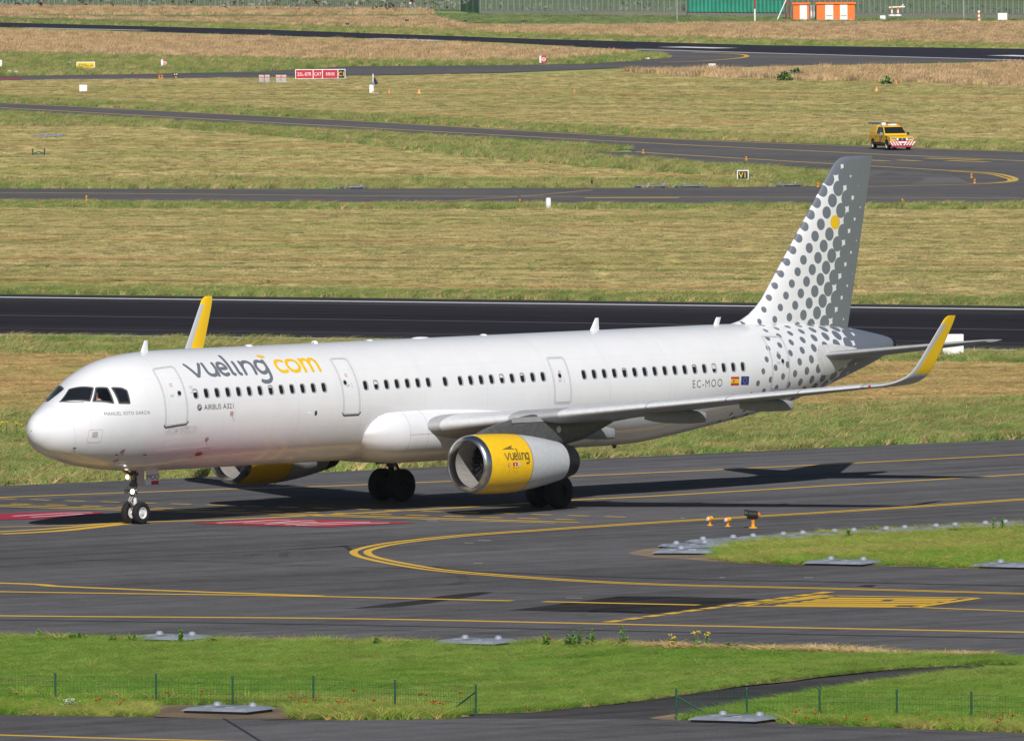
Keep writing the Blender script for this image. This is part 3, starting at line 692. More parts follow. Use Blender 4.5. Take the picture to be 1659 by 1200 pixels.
def scatter(outline, kind, dens, h, seed, width):
    pts = [G(*p) for p in outline]
    o = poly_mesh('grass', pts, MG[kind], 0.0); o['kind'] = 'stuff'
    ng = bpy.data.node_groups.new('grass_scatter', 'GeometryNodeTree')
    ng.interface.new_socket('Geometry', in_out='INPUT', socket_type='NodeSocketGeometry')
    ng.interface.new_socket('Geometry', in_out='OUTPUT', socket_type='NodeSocketGeometry')
    N = ng.nodes; L = ng.links
    gi = N.new('NodeGroupInput'); go = N.new('NodeGroupOutput')
    dp = N.new('GeometryNodeDistributePointsOnFaces'); dp.inputs['Seed'].default_value = seed
    nz = N.new('ShaderNodeTexNoise'); nz.inputs['Scale'].default_value = .35 if kind in ('lush', 'island') else .12; nz.inputs['Detail'].default_value = 3
    mr = N.new('ShaderNodeMapRange'); mr.inputs[1].default_value = .35; mr.inputs[2].default_value = .62; mr.inputs[3].default_value = dens * .45; mr.inputs[4].default_value = dens * 1.35
    L.new(nz.outputs['Fac'], mr.inputs[0]); L.new(mr.outputs[0], dp.inputs['Density'])
    jn = N.new('GeometryNodeJoinGeometry')
    for t in TUFT[kind]:
        oi = N.new('GeometryNodeObjectInfo'); oi.inputs['Object'].default_value = t
        gt = N.new('GeometryNodeGeometryToInstance'); L.new(oi.outputs['Geometry'], gt.inputs[0]); L.new(gt.outputs[0], jn.inputs[0])
    ip = N.new('GeometryNodeInstanceOnPoints'); ip.inputs['Pick Instance'].default_value = True
    rr = N.new('FunctionNodeRandomValue'); rr.data_type = 'FLOAT_VECTOR'; rr.inputs[0].default_value = (0, 0, -.5); rr.inputs[1].default_value = (0, 0, .5)
    nh = N.new('ShaderNodeTexNoise'); nh.inputs['Scale'].default_value = .8 if kind in ('lush', 'island') else .25; nh.inputs['Detail'].default_value = 4
    mh = N.new('ShaderNodeMapRange'); mh.inputs[1].default_value = .3; mh.inputs[2].default_value = .7; mh.inputs[3].default_value = h * .45; mh.inputs[4].default_value = h * 1.25
    L.new(nh.outputs['Fac'], mh.inputs[0])
    rs = N.new('FunctionNodeRandomValue'); rs.inputs[2].default_value = .65; rs.inputs[3].default_value = 1.3
    mu = N.new('ShaderNodeMath'); mu.operation = 'MULTIPLY'; L.new(mh.outputs[0], mu.inputs[0]); L.new(rs.outputs[1], mu.inputs[1])
    cx = N.new('ShaderNodeCombineXYZ'); L.new(rs.outputs[1], cx.inputs[0]); L.new(rs.outputs[1], cx.inputs[1]); L.new(mu.outputs[0], cx.inputs[2])
    L.new(gi.outputs[0], dp.inputs[0]); L.new(dp.outputs[0], ip.inputs['Points']); L.new(jn.outputs[0], ip.inputs['Instance'])
    L.new(rr.outputs[0], ip.inputs['Rotation']); L.new(cx.outputs[0], ip.inputs['Scale']); L.new(ip.outputs[0], go.inputs[0])
    md = o.modifiers.new('blades', 'NODES'); md.node_group = ng
    return o
for i, (outline, kind, dens, h, jit, width) in enumerate(FOREST): scatter(outline, kind, dens, h, i + 3, width)
# ------------------------------------------------------------------ the airliner (x aft from the nose, y to starboard, z up)
AIR = empty('airliner', (-16.4446, 489.2541, 0.0), 0.823638)
tag(AIR, 'white twin-engine passenger jet with grey polka dots on its tail', 'airplane')
ZC = 3.885
FT = np.array([[0,-.50,-.50,0],[.05,-.30,-.72,.20],[.15,-.14,-.90,.38],[.3,0.02,-1.06,.55],[.6,.21,-1.28,.80],[1.0,.43,-1.45,1.06],[1.5,.72,-1.61,1.29],[2.0,1.07,-1.74,1.47],[2.5,1.39,-1.83,1.61],[3.0,1.62,-1.90,1.72],[3.5,1.79,-1.96,1.81],[4.0,1.90,-2.0,1.88],[5.0,2.01,-2.06,1.945],[6.0,2.055,-2.08,1.97],[7,2.065,-2.08,1.975],
 [12,2.065,-2.08,1.975],[20,2.065,-2.08,1.975],[28.5,2.065,-2.08,1.975],[30,2.065,-2.05,1.965],[32,2.065,-1.86,1.92],[34,2.065,-1.60,1.84],[36,2.06,-1.33,1.70],[38,2.03,-.99,1.48],[40,1.94,-.53,1.20],[42,1.75,0.02,.85],[43.5,1.5,.47,.54],[44.3,1.33,.80,.33],[44.5,1.25,.95,.15]])
def pchip(xs, ys, x):
    xs = np.asarray(xs, float); ys = np.asarray(ys, float); h = np.diff(xs); d = np.diff(ys) / h
    mm = np.zeros_like(ys)
    for i in range(1, len(xs) - 1):
        if d[i-1] * d[i] > 0:
            w1 = 2*h[i] + h[i-1]; w2 = h[i] + 2*h[i-1]; mm[i] = (w1 + w2) / (w1 / d[i-1] + w2 / d[i])
    mm[0] = d[0]; mm[-1] = d[-1]
    k = np.clip(np.searchsorted(xs, x) - 1, 0, len(xs) - 2); t = (x - xs[k]) / h[k]
    return ((1+2*t)*(1-t)**2*ys[k] + t*(1-t)**2*h[k]*mm[k] + t*t*(3-2*t)*ys[k+1] + t*t*(t-1)*h[k]*mm[k+1])
_ux = np.sqrt(FT[:, 0])
_tu = np.linspace(0, math.sqrt(44.5), 6001)
_tab = np.array([[pchip(_ux, FT[:, i], u) for i in (1, 2, 3)] for u in _tu])
_tab = [(ZC + (a + b) / 2, (a - b) / 2, c) for a, b, c in _tab.tolist()]
_tk = 6000 / math.sqrt(44.5)
def sec(x):
    q = math.sqrt(max(0.0, min(44.4999, x))) * _tk; i = int(q); f = q - i; a = _tab[i]; b = _tab[min(i + 1, 6000)]
    return a[0] + (b[0] - a[0]) * f, a[1] + (b[1] - a[1]) * f, a[2] + (b[2] - a[2]) * f
def fpos(x, th):
    zm, h, w = sec(x); return Vector((x, -w * math.sin(th), zm + h * math.cos(th)))
def fnor(x, th):
    e = 1e-3
    a = fpos(x + e, th) - fpos(max(x - e, 1e-4), th); b = fpos(x, th + e) - fpos(x, th - e)
    n = a.cross(b).normalized()
    return -n if n.dot(Vector((0, -math.sin(th), math.cos(th)))) < 0 else n
def th_of_z(x, z):
    zm, h, w = sec(x); return math.acos(max(-1, min(1, (z - zm) / h)))
def skin_z(x, z, off=0.005):                     # port side point at a given height
    th = th_of_z(x, z); return fpos(x, th) + fnor(x, th) * off
def skin_s(x, s, off=0.005):                     # port side point at a given girth from the crown
    zm, h, w = sec(x); th = s / ((h + w) / 2); return fpos(x, th) + fnor(x, th) * off

WZ = 4.49
WX = [6.14 + .5342 * i for i in range(13)] + [14.655 + .5334 * i for i in range(7)] + [18.72] + [19.50 + .535 * i for i in range(9)] + [25.92 + .5345 * i for i in range(17)]
COCK = {  # corners (x, degrees from the crown) of the flight-deck panes
 'front': [(1.71, 5.5), (2.15, 34.5), (1.79, 48.5), (1.11, 15.0)],
 'mid': [(2.22, 37.0), (2.53, 46.3), (2.50, 67.5), (1.87, 51.5)],
 'rear': [(2.67, 48.7), (3.00, 54.4), (3.14, 59.0), (3.11, 73.6), (2.71, 69.9)]}
def inside(p, poly):
    c = False; j = len(poly) - 1
    for i in range(len(poly)):
        a, b = poly[i], poly[j]
        if (a[1] > p[1]) != (b[1] > p[1]) and p[0] < (b[0]-a[0]) * (p[1]-a[1]) / (b[1]-a[1]) + a[0]: c = not c
        j = i
    return c
# fuselage skin: nose, cabin belt with real window openings, tail
mb = MB(); NRM = []; UVS = []
def fgrid(xs, thf, skip=None):
    base = len(mb.v); rows = []
    for x in xs:
        ths = thf(x); zm, h, w = sec(x)
        for th in ths:
            mb.v.append(tuple(fpos(x, th))); NRM.append(tuple(fnor(max(x, .004), th)))
            a = th if th <= math.pi else 2 * math.pi - th
            UVS.append((x, a * (h + w) / 2))
        rows.append(ths)
    n = len(rows[0])
    for k in range(len(xs) - 1):
        for i in range(n):
            j = (i + 1) % n
            if skip and skip(k, i, (xs[k] + xs[k+1]) / 2, rows[k][i] + ((rows[k][j] - rows[k][i]) % (2 * math.pi)) / 2): continue
            mb.f.append((base + k*n + i, base + k*n + j, base + (k+1)*n + j, base + (k+1)*n + i)); mb.mi.append(0); mb.sm.append(True)
uni = lambda n: (lambda x: [2 * math.pi * i / n for i in range(n)])
xs = [0.0005] + [(.012 * k) ** 1.0 * (k / 40) for k in range(2, 41)]
xs = sorted(set([0.0005, .004, .012, .025, .045, .07, .1, .14, .18, .23, .29, .36, .44, .53, .63, .74, .86] + [0.98 + .04 * k for k in range(70)] + [3.8, 4.0, 4.25, 4.5, 4.8, 5.1, 5.4, 5.7]))
mid_poly = [(x, R(a)) for x, a in COCK['mid']]
fgrid(xs, uni(200), lambda k, i, x, th: 1.8 < x < 2.6 and inside((x, th), mid_poly))
HW, HH = .106, .146
xs = sorted([5.7 + .4 * k for k in range(73)] + [34.9])
xs = [x for x in xs if all(abs(x - w) > .13 for w in WX)] + [w - HW for w in WX] + [w + HW for w in WX]; xs.sort(); xs[0] = 5.7
def belt(x):
    a, b = th_of_z(x, WZ + HH), th_of_z(x, WZ - HH)
    n1, n2 = 26, 96
    return [a * i / n1 for i in range(n1)] + [a + (b - a) * i / 4 for i in range(4)] + [b + (2 * math.pi - b) * i / n2 for i in range(n2)]
fgrid(xs, belt, lambda k, i, x, th: 26 <= i < 30 and any(abs(x - w) < HW * .99 for w in WX))
fgrid([34.9 + .3 * k for k in range(31)] + [44.0, 44.2, 44.35, 44.45, 44.5], uni(140))
me = bpy.data.meshes.new('fuselage'); me.from_pydata(mb.v, [], mb.f); me.materials.append(M['livery_body'])
uvl = me.uv_layers.new(name='skin')
li = np.zeros(len(me.loops), dtype=np.int32); me.loops.foreach_get('vertex_index', li)
uvl.data.foreach_set('uv', np.array(UVS, dtype=np.float32)[li].ravel())
me.polygons.foreach_set('use_smooth', [True] * len(me.polygons))
me.normals_split_custom_set_from_vertices(NRM)
fus = bpy.data.objects.new('fuselage', me); COL.objects.link(fus); fus.parent = AIR

def decal(name, mat, pts2, parent, f, off=0.005, both=None):
    """filled outline given in flat skin coordinates, laid on the skin through f"""
    bm = bmesh.new(); vs = [bm.verts.new((p[0], p[1], 0)) for p in pts2]
    tr = tessellate_polygon([[Vector((p[0], p[1], 0)) for p in pts2]])
    for t in tr: bm.faces.new([vs[i] for i in t])
    o = lay(bm, name, mat, parent, f, off); return o
def lay(bm, name, mat, parent, f, off=0.005, maxlen=0.16):
    for _ in range(5):
        long = [e for e in bm.edges if e.calc_length() > maxlen]
        if not long: break
        bmesh.ops.subdivide_edges(bm, edges=long, cuts=1, use_grid_fill=False)
        bmesh.ops.triangulate(bm, faces=bm.faces)
    for v in bm.verts: v.co = f(v.co.x, v.co.y, off)
    bmesh.ops.recalc_face_normals(bm, faces=bm.faces)
    me = bpy.data.meshes.new(name); bm.to_mesh(me); bm.free(); me.materials.append(mat)
    o = bpy.data.objects.new(name, me); COL.objects.link(o); o.parent = parent; return o
def text_bm(body, size, align='LEFT', sx=1.0, spacing=1.0):
    cu = bpy.data.curves.new('txt', 'FONT'); cu.body = body; cu.size = size; cu.align_x = align; cu.space_character = spacing; cu.resolution_u = 3
    o = bpy.data.objects.new('txt', cu); COL.objects.link(o)
    dg = bpy.context.evaluated_depsgraph_get(); me = bpy.data.meshes.new_from_object(o.evaluated_get(dg))
    bm = bmesh.new(); bm.from_mesh(me); bmesh.ops.triangulate(bm, faces=bm.faces)
    for v in bm.verts: v.co.x *= sx
    bpy.data.objects.remove(o); bpy.data.curves.remove(cu); bpy.data.meshes.remove(me); return bm
def skin_text(name, body, x0, z0, size, mat, sx=1.0, spacing=1.0, parent=None, bold=0.0):
    bm = text_bm(body, size, 'LEFT', sx, spacing)
    # unroll height on the skin into girth
    def f(x, y, off): return skin_z(x0 + x, z0 + y, off)
    o = lay(bm, name, mat, parent or AIR, f); o['kind'] = 'stuff'; return o
def rrect(w, h, r, n=5):
    pts = []
    for cx, cy, a0 in ((w/2-r, h/2-r, 0), (-w/2+r, h/2-r, 90), (-w/2+r, -h/2+r, 180), (w/2-r, -h/2+r, 270)):
        for k in range(n + 1):
            a = R(a0 + 90 * k / n); pts.append((cx + r * math.cos(a), cy + r * math.sin(a)))
    return pts
def resample(pts, step, closed=True):
    out = []; n = len(pts)
    for i in range(n if closed else n - 1):
        a, b = pts[i], pts[(i + 1) % n]; L = math.dist(a, b); k = max(1, int(L / step))
        for j in range(k): out.append((a[0] + (b[0]-a[0]) * j / k, a[1] + (b[1]-a[1]) * j / k))
    if not closed: out.append(pts[-1])
    return out
def ring_decal(name, mat, pts, w, parent, f, off=0.005, hgt=0.0):
    """closed band of width w along an outline"""
    P = resample(pts, .12); n = len(P); m_ = MB(); vs = []
    for i in range(n):
        a, b, c = Vector(P[i-1]), Vector(P[i]), Vector(P[(i+1) % n])
        t = (c - a).normalized(); nn = Vector((-t.y, t.x)) * w / 2
        vs += [f(*(b + nn), off), f(*(b - nn), off)]
    m_.add(vs, [(2*i, 2*i+1, 2*((i+1) % n)+1, 2*((i+1) % n)) for i in range(n)], 0, True)
    return m_.build(name, mat, parent)

# cabin windows: surround with a real reveal, pane set back in the skin
def sup(a, b, n=28, e=2.9):
    return [(a * math.copysign(abs(math.cos(t)) ** (2/e), math.cos(t)), b * math.copysign(abs(math.sin(t)) ** (2/e), math.sin(t))) for t in [2*math.pi*i/n for i in range(n)]]
blind_mat = plain('window_blind', (0.62, 0.61, 0.58), .7)
for i, wx in enumerate(WX):
    fr = MB(); rings = []
    for (a, b, off) in ((.139, .180, .0005), (.136, .177, .004), (.112, .152, .003), (.106, .146, -.008), (.098, .138, -.026)):
        rings.append([skin_z(wx + p, WZ + q, off) for p, q in sup(a, b)])
    fr.loft(rings, 0, True, True, False)
    fo = fr.build('window', M['bezel'], AIR)
    pn = MB(); pr = [skin_z(wx + p, WZ + q, -.022) for p, q in sup(.102, .142)]; pn.add(pr, [tuple(range(len(pr)))])
    pn.build('pane', M['glass'], fo)
    if i in (0, 7, 14, 25, 41, 43, 27, 34):
        k = {0: .3, 7: .18, 14: .4, 25: .35, 41: .15, 43: .55, 27: .2, 34: .12}[i]
        bl = MB(); q0 = .140 - .28 * k
        pr = [skin_z(wx + p, WZ + max(q, q0), -.017) for p, q in sup(.100, .140)]; bl.add(pr, [tuple(range(len(pr)))])
        bl.build('blind', blind_mat, fo)

# flight-deck panes
def patch_surface(poly, sgn, n=10):
    """fan of a polygon refined so that it follows the nose"""
    bm = bmesh.new(); vs = [bm.verts.new((x, a / 57.2958, 0)) for x, a in poly]; bm.faces.new(vs)
    bmesh.ops.triangulate(bm, faces=bm.faces); return bm
for nm, poly in COCK.items():
    for sg in (1, -1):
        f = lambda x, th, off, sg=sg: (lambda p: Vector((p.x, p.y * sg, p.z)))(fpos(x, th) + fnor(x, th) * off)
        clear = nm == 'mid' and sg == 1
        o = lay(patch_surface(poly, sg), 'cockpit_window', M['clear_glass'] if clear else M['glass'], AIR, f, .006, .10)
        P = [(x, R(a)) for x, a in poly]
        rg = MB(); vs = []; Q = resample(P, .05); n = len(Q)
        for i in range(n):
            a, b, c = Vector(Q[i-1]), Vector(Q[i]), Vector(Q[(i+1) % n]); t = Vector(((c-a).x, (c-a).y * 1.5)).normalized(); nn = Vector((-t.y, t.x / 1.5)) * .028
            vs += [f(*(b + nn), .009), f(*(b - nn), .009)]
        rg.add(vs, [(2*i, 2*i+1, 2*((i+1) % n)+1, 2*((i+1) % n)) for i in range(n)], 0, True)
        rg.build('seal', M['dark_seal'], o)
# wipers below the windscreen
for sg in (1, -1):
    w = MB(); pts = [fpos(1.10, R(14)) + fnor(1.1, R(14)) * .03, fpos(1.28, R(30)) + fnor(1.3, R(30)) * .03, fpos(1.62, R(45)) + fnor(1.6, R(45)) * .02]
    for a, b in zip(pts, pts[1:]): w.tube((a.x, a.y * sg, a.z), (b.x, b.y * sg, b.z), .010, n=6)
    w.build('wiper', M['dark_seal'], AIR)
lin = MB()
lin.box((2.42, -.38, 4.28), (1.0, .03, .66)); lin.box((2.92, -.80, 4.28), (.03, .8, .66)); lin.box((2.42, -.74, 3.95), (1.0, .72, .03))
lin.build('cockpit_lining', M['cockpit_dark'], AIR)

# doors: slightly proud leaf, painted outline, sill and porthole
def door(x0, x1, z0, z1, rad, sill=True, hole=True, hx=.5, hz=4.42, label=None):
    cx, cz = (x0 + x1) / 2, (z0 + z1) / 2
    def f(u, v, off): 
        s0 = th_of_z(cx, cz) * (sec(cx)[1] + sec(cx)[2]) / 2
        return skin_s(cx + u, s0 - v, off)
    sa = (th_of_z(cx, z0) - th_of_z(cx, z1)) * (sec(cx)[1] + sec(cx)[2]) / 2
    s_c = (th_of_z(cx, z0) + th_of_z(cx, z1)) / 2 * (sec(cx)[1] + sec(cx)[2]) / 2
    f = lambda u, v, off: skin_s(cx + u, s_c - v, off)
    w, h = x1 - x0, sa
    d = empty('cabin_door'); d.parent = AIR
    if label: d['label'] = label
    ring_decal('door_outline', M['pale_grey'], rrect(w, h, rad), .055, d, f, .006)
    ring_decal('door_gap', M['seal'], rrect(w - .10, h - .10, rad * .8), .016, d, f, .007)
    if sill:
        decal('sill_plate', M['dark_seal'], [(-w/2 - .05, -h/2 + .06), (-w/2 + .04, -h/2 - .03), (w/2 - .04, -h/2 - .03), (w/2 + .05, -h/2 + .06), (w/2 + .05, -h/2 + .12), (w/2 - .06, -h/2 + .02), (-w/2 + .06, -h/2 + .02), (-w/2 - .05, -h/2 + .12)], d, f, .010)
    if hole:
        hv = s_c - th_of_z(cx, hz) * (sec(cx)[1] + sec(cx)[2]) / 2
        hu = -w / 2 + hx * w
        decal('porthole_rim', M['seal'], [(hu + .105 * math.cos(t), hv + .105 * math.sin(t)) for t in [2*math.pi*k/16 for k in range(16)]], d, f, .008)
        decal('porthole', M['glass'], [(hu + .075 * math.cos(t), hv + .075 * math.sin(t)) for t in [2*math.pi*k/16 for k in range(16)]], d, f, .011)
    decal('door_handle', M['seal'], [(w*.12, .06), (w*.12 + .02, .06), (w*.12 + .02, -.14), (w*.12, -.14)], d, f, .010)
    decal('placard', M['pale_red'], rrect2(-w*.05, h*.17, .13, .035), d, f, .009); decal('placard', M['pale_red'], rrect2(-w*.05, h*.135, .13, .03), d, f, .009)
    decal('placard', M['pale_grey'], rrect2(-w*.12, -.02, .20, .03), d, f, .009); decal('placard', M['pale_grey'], rrect2(-w*.12, -.07, .17, .03), d, f, .009)
    return d
def rrect2(cx, cy, w, h): return [(cx - w/2, cy - h/2), (cx + w/2, cy - h/2), (cx + w/2, cy + h/2), (cx - w/2, cy + h/2)]
door(4.60, 5.66, 3.43, 5.42, .13, hx=.72, hz=4.52)
door(13.43, 14.27, 3.49, 5.45, .12, hx=.26, hz=4.62)
door(24.27, 25.15, 3.52, 5.14, .11, sill=False, hx=.42, hz=4.50)
door(36.16, 37.22, 3.57, 5.50, .13, sill=False, hx=.62, hz=4.62)

# airline lettering drawn as rounded strokes
def smooth_line(pts, n=8):
    if len(pts) < 3: return pts
    P = [Vector(p) for p in pts]; out = []
    for i in range(len(P) - 1):
        p0, p1, p2, p3 = P[max(0, i-1)], P[i], P[i+1], P[min(len(P)-1, i+2)]
        for k in range(n):
            t = k / n; out.append(.5 * ((2*p1) + (p2-p0)*t + (2*p0-5*p1+4*p2-p3)*t*t + (3*p1-p0-3*p2+p3)*t**3))
    out.append(P[-1]); return [tuple(p) for p in out]
def strokes(name, mat, lines, w, f, parent, label=None, off=.005):
    m_ = MB()
    for li_, ln in enumerate(lines):
        if len(ln) == 2: ln = [tuple(Vector(ln[0]).lerp(Vector(ln[1]), k / 6)) for k in range(7)]
        P = [Vector(p) for p in smooth_line(ln, 7)]; n = len(P); o_ = off + .0015 * li_
        rows = []
        def row(c, nn): rows.append((c + nn, c - nn))
        d0 = (P[1] - P[0]).normalized(); d1 = (P[-1] - P[-2]).normalized()
        for k in range(5):                                     # round cap
            a = R(90 - 90 * k / 4 * 1.0); c = P[0] - d0 * (w/2) * math.sin(a); row(c, Vector((-d0.y, d0.x)) * (w/2) * max(.02, math.cos(a)))
        for i in range(1, n - 1):
            t = (P[i+1] - P[i-1]).normalized(); row(P[i], Vector((-t.y, t.x)) * w / 2)
        for k in range(5):
            a = R(90 * k / 4); c = P[-1] + d1 * (w/2) * math.sin(a); row(c, Vector((-d1.y, d1.x)) * (w/2) * max(.02, math.cos(a)))
        vs = [f(*q, o_) for r_ in rows for q in r_]
        m_.add(vs, [(2*i, 2*i+1, 2*i+3, 2*i+2) for i in range(len(rows) - 1)])
    o = m_.build(name, mat, parent)
    if label: o['label'] = label
    return o
GLY = {
 'v': [[(.04, .96), (.36, .06), (.42, .06), (.74, .96)]],
 'u': [[(.0, .96), (0, .42), (.06, .16), (.24, .04), (.40, .12), (.48, .34)], [(.5, .96), (.5, .03)]],
 'e': [[(.06, .50), (.25, .50), (.46, .52), (.45, .72), (.36, .90), (.23, .96), (.09, .88), (.01, .66), (0, .46), (.04, .22), (.16, .07), (.30, .04), (.44, .10)]],
 'l': [[(0, 1.62), (0, .26), (.03, .10), (.09, .04)]],
 'i': [[(0, .96), (0, .26), (.03, .10), (.09, .04)]],
 'n': [[(0, .04), (0, .96)], [(.02, .60), (.10, .84), (.26, .96), (.42, .88), (.50, .64), (.50, .04)]],
 'g': [[(.44, .84), (.25, .96), (.09, .86), (0, .52), (.07, .18), (.23, .05), (.40, .16), (.47, .34)], [(.50, .96), (.50, -.10), (.46, -.36), (.32, -.52), (.12, -.54), (.0, -.48)]],
 'c': [[(.42, .86), (.27, .95), (.10, .86), (0, .60), (.01, .36), (.10, .14), (.26, .05), (.42, .12)]],
 'o': [[(.27, .95), (.10, .86), (0, .60), (.01, .38), (.10, .14), (.28, .05), (.46, .14), (.55, .38), (.55, .62), (.46, .86), (.29, .95)]],
 'm': [[(0, .04), (0, .96)], [(.02, .60), (.08, .84), (.19, .95), (.31, .86), (.36, .62), (.36, .04)], [(.37, .60), (.44, .84), (.55, .95), (.67, .86), (.72, .62), (.72, .04)]]}
XH = .575; SB = 1.95     # x-height, girth of the baseline
def logo(text, xs, f, xsc, ysc, es=.80):
    out = []
    for ch, x in zip(text, xs):
        for ln in GLY[ch]: out.append([(x + p * xsc * (es if ch == 'e' else 1), q * ysc) for p, q in ln])
    return out
fl = lambda x, y, off: skin_s(x, SB - y, off)
strokes('airline_lettering', M['grey_paint'], logo('vuelıng'.replace('ı', 'i'), [6.18, 7.09, 7.74, 8.30, 8.61, 8.93, 9.60], fl, 1.0, XH), .135, fl, AIR, 'grey airline lettering above the forward windows')
strokes('airline_lettering', M['yellow_paint'], logo('com', [10.62, 11.17, 11.93], fl, 1.0, XH), .135, fl, AIR, 'yellow lettering com above the forward windows')
decal('airline_accent', M['yellow_paint'], [(10.22 + .17 * math.cos(t) + .03 * math.sin(t), 1.38 * XH + .085 * math.sin(t) + .05 * math.cos(t) * -1) for t in [2*math.pi*k/20 for k in range(20)]], AIR, fl, .006)
# small lettering
def sg_(x0, z0):
    if x0 < 5.7 and z0 > 2.9: return lambda u, v, off: skin_z(x0 + u, z0 + v, off)
    return lambda u, v, off: skin_s(x0 + u, th_of_z(x0, z0) * (sec(x0)[1] + sec(x0)[2]) / 2 - v, off)
skin_text('registration', 'EC-MOO', 31.58, 3.83, .40, M['grey_dark'] if 'grey_dark' in M else M['seal'], .92, 1.25)
skin_text('type_lettering', 'AIRBUS A321', 6.46, 3.93, .26, M['type_print'], 1.02, 1.0)
f = sg_(6.24, 4.02)
decal('maker_emblem', M['dark_print'], [(.115 * math.cos(t), .115 * math.sin(t)) for t in [2*math.pi*k/20 for k in range(20)]], AIR, f, .005)
decal('maker_emblem', M['pale_grey'], [(-.085, -.015), (-.03, -.05), (.03, .005), (.085, .0), (.06, .055), (0, .04), (-.04, .0)], AIR, f, .008)
decal('maker_emblem', M['pale_grey'], [(-.06, .045), (.0, .085), (.06, .07), (.02, .06)], AIR, f, .008)
skin_text('name_lettering', 'MANUEL SOTO GARCIA', 2.08, 3.875, .165, M['dark_print'], .93, 1.12)
# flags
f = sg_(33.74, 3.84)
decal('spain_flag', M['flag_red'], rrect2(.235, .16, .47, .31), AIR, f, .006); decal('spain_flag', M['flag_yellow'], rrect2(.235, .16, .47, .155), AIR, f, .009)
decal('spain_flag', M['flag_red'], rrect2(.15, .16, .07, .09), AIR, f, .012)
f = sg_(34.32, 3.84)
decal('europe_flag', M['flag_blue'], rrect2(.23, .16, .46, .31), AIR, f, .006)
for k in range(12): decal('europe_flag', M['flag_yellow'], [(.23 + .10 * math.cos(k*math.pi/6) + .014 * math.cos(t), .16 + .10 * math.sin(k*math.pi/6) + .014 * math.sin(t)) for t in (0, 1.57, 3.14, 4.71)], AIR, f, .010)
# hatches, ports and stencils
def roundel(x, z, r=.085, tail=True):
    f = sg_(x, z)
    o = decal('service_port', M['red'], [(r * math.cos(t), r * math.sin(t)) for t in [2*math.pi*k/16 for k in range(16)]], AIR, f, .005)
    decal('port_ring', M['pale_grey'], [(r*.72 * math.cos(t), r*.72 * math.sin(t)) for t in [2*math.pi*k/16 for k in range(16)]], o, f, .007)
    decal('port_core', M['dark_seal'], [(r*.34 * math.cos(t), r*.34 * math.sin(t)) for t in [2*math.pi*k/12 for k in range(12)]], o, f, .009)
    if tail: decal('port_mark', M['red'], [(.03, -r), (.045, -r), (.13, -r - .16), (.115, -r - .16)], o, f, .006)
for a in ((6.82, 2.90), (7.83, 3.75), (3.08, 2.61), (3.12, 2.28)): roundel(*a, tail=a[0] > 6 or a[1] > 2.5)
f = sg_(1.74, 3.18); ring_decal('avionics_hatch', M['pale_red'], rrect(.50, .44, .07), .012, AIR, f, .005); decal('avionics_hatch', M['seal'], rrect2(-.01, .05, .20, .20), AIR, f, .006)
f = sg_(6.85, 2.40); ring_decal('service_hatch', M['red'], [(-.40, -.25), (.20, -.25), (.40, .25), (-.16, .25)], .012, AIR, f, .005); decal('service_hatch', M['red'], [(-.04 + .18 * math.cos(t), -.03 + .10 * math.sin(t)) for t in [2*math.pi*k/16 for k in range(16)]], AIR, f, .006)
f = sg_(12.05, 3.62); decal('drain_port', M['dark_seal'], [(.07 * math.cos(t), .09 * math.sin(t)) for t in [2*math.pi*k/14 for k in range(14)]], AIR, f, .006)
f = sg_(5.98, 4.62); 
for rr_ in (.06, .11, .16): decal('wireless_mark', M['pale_grey'], [(rr_ * math.cos(R(a)), rr_ * math.sin(R(a))) for a in range(45, 136, 15)] + [((rr_ - .025) * math.cos(R(a)), (rr_ - .025) * math.sin(R(a))) for a in range(135, 44, -15)], AIR, f, .005)
decal('wireless_mark', M['pale_grey'], rrect2(0, -.08, .22, .035), AIR, f, .005)
# radome joint and pitot probes
P = MB(); vs = []
for i in range(64):
    th = 2*math.pi*i/64; x = 1.02 - .20 * math.cos(th)
    for dx in (-.006, .006): vs.append(fpos(x + dx, th) + fnor(x, th) * .003)
P.add(vs, [(2*i, 2*i+1, 2*((i+1) % 64)+1, 2*((i+1) % 64)) for i in range(64)]); P.build('radome_joint', M['pale_grey'], AIR)
for x, z in ((1.15, 2.78), (2.9, 2.50), (4.15, 2.45)):
    p = skin_z(x, z, .0); q = p + Vector((-.02, -.12, 0)); b = MB(); b.tube(p, q, .018, n=6); b.tube(q, q + Vector((-.16, 0, 0)), .016, .010, n=6); b.build('pitot_probe', M['dark_metal'], AIR)
# blade aerials and small fairings along the crown and keel
def blade(x, z0, h, c0, c1, rake, name='aerial', mat='white_paint', y=0.0, down=False):
    b = MB(); rs = []
    for k in range(5):
        t = k / 4; c = c0 + (c1 - c0) * t; xo = x + rake * t
        rs.append([(xo + c * px, y + c * .09 * py, z0 + (h * t) * (-1 if down else 1)) for px, py in ((0, 0), (.15, .8), (.45, 1), (1, 0), (.45, -1), (.15, -.8))])
    b.loft(rs); return b.build(name, M[mat], AIR)
blade(5.32, 5.82, .48, .42, .16, .24); blade(28.28, 5.92, .46, .50, .18, .30); blade(34.86, 5.92, .29, .30, .26, .16)
blade(26.2, 1.86, .60, .46, .16, .42, mat='wing_grey', down=True); blade(29.4, 1.82, .12, .3, .12, .1, mat='dark_metal', down=True)
for x, l_, h in ((19.0, .9, .06), (14.0, .12, .10), (10.6, .3, .07), (16.7, .3, .05), (22.6, .25, .06)):
    b = MB(); b.loft([[(x + l_ * t, .16 * math.sqrt(max(0, 1-(2*t-1)**2)) * math.cos(a), 5.94 + h * math.sqrt(max(.001, 1-(2*t-1)**2)) * math.sin(a)) for a in [math.pi*k/8 for k in range(9)]] for t in [.02, .15, .4, .6, .85, .98]], closed=False)
    b.build('crown_fairing', M['white_paint'], AIR)
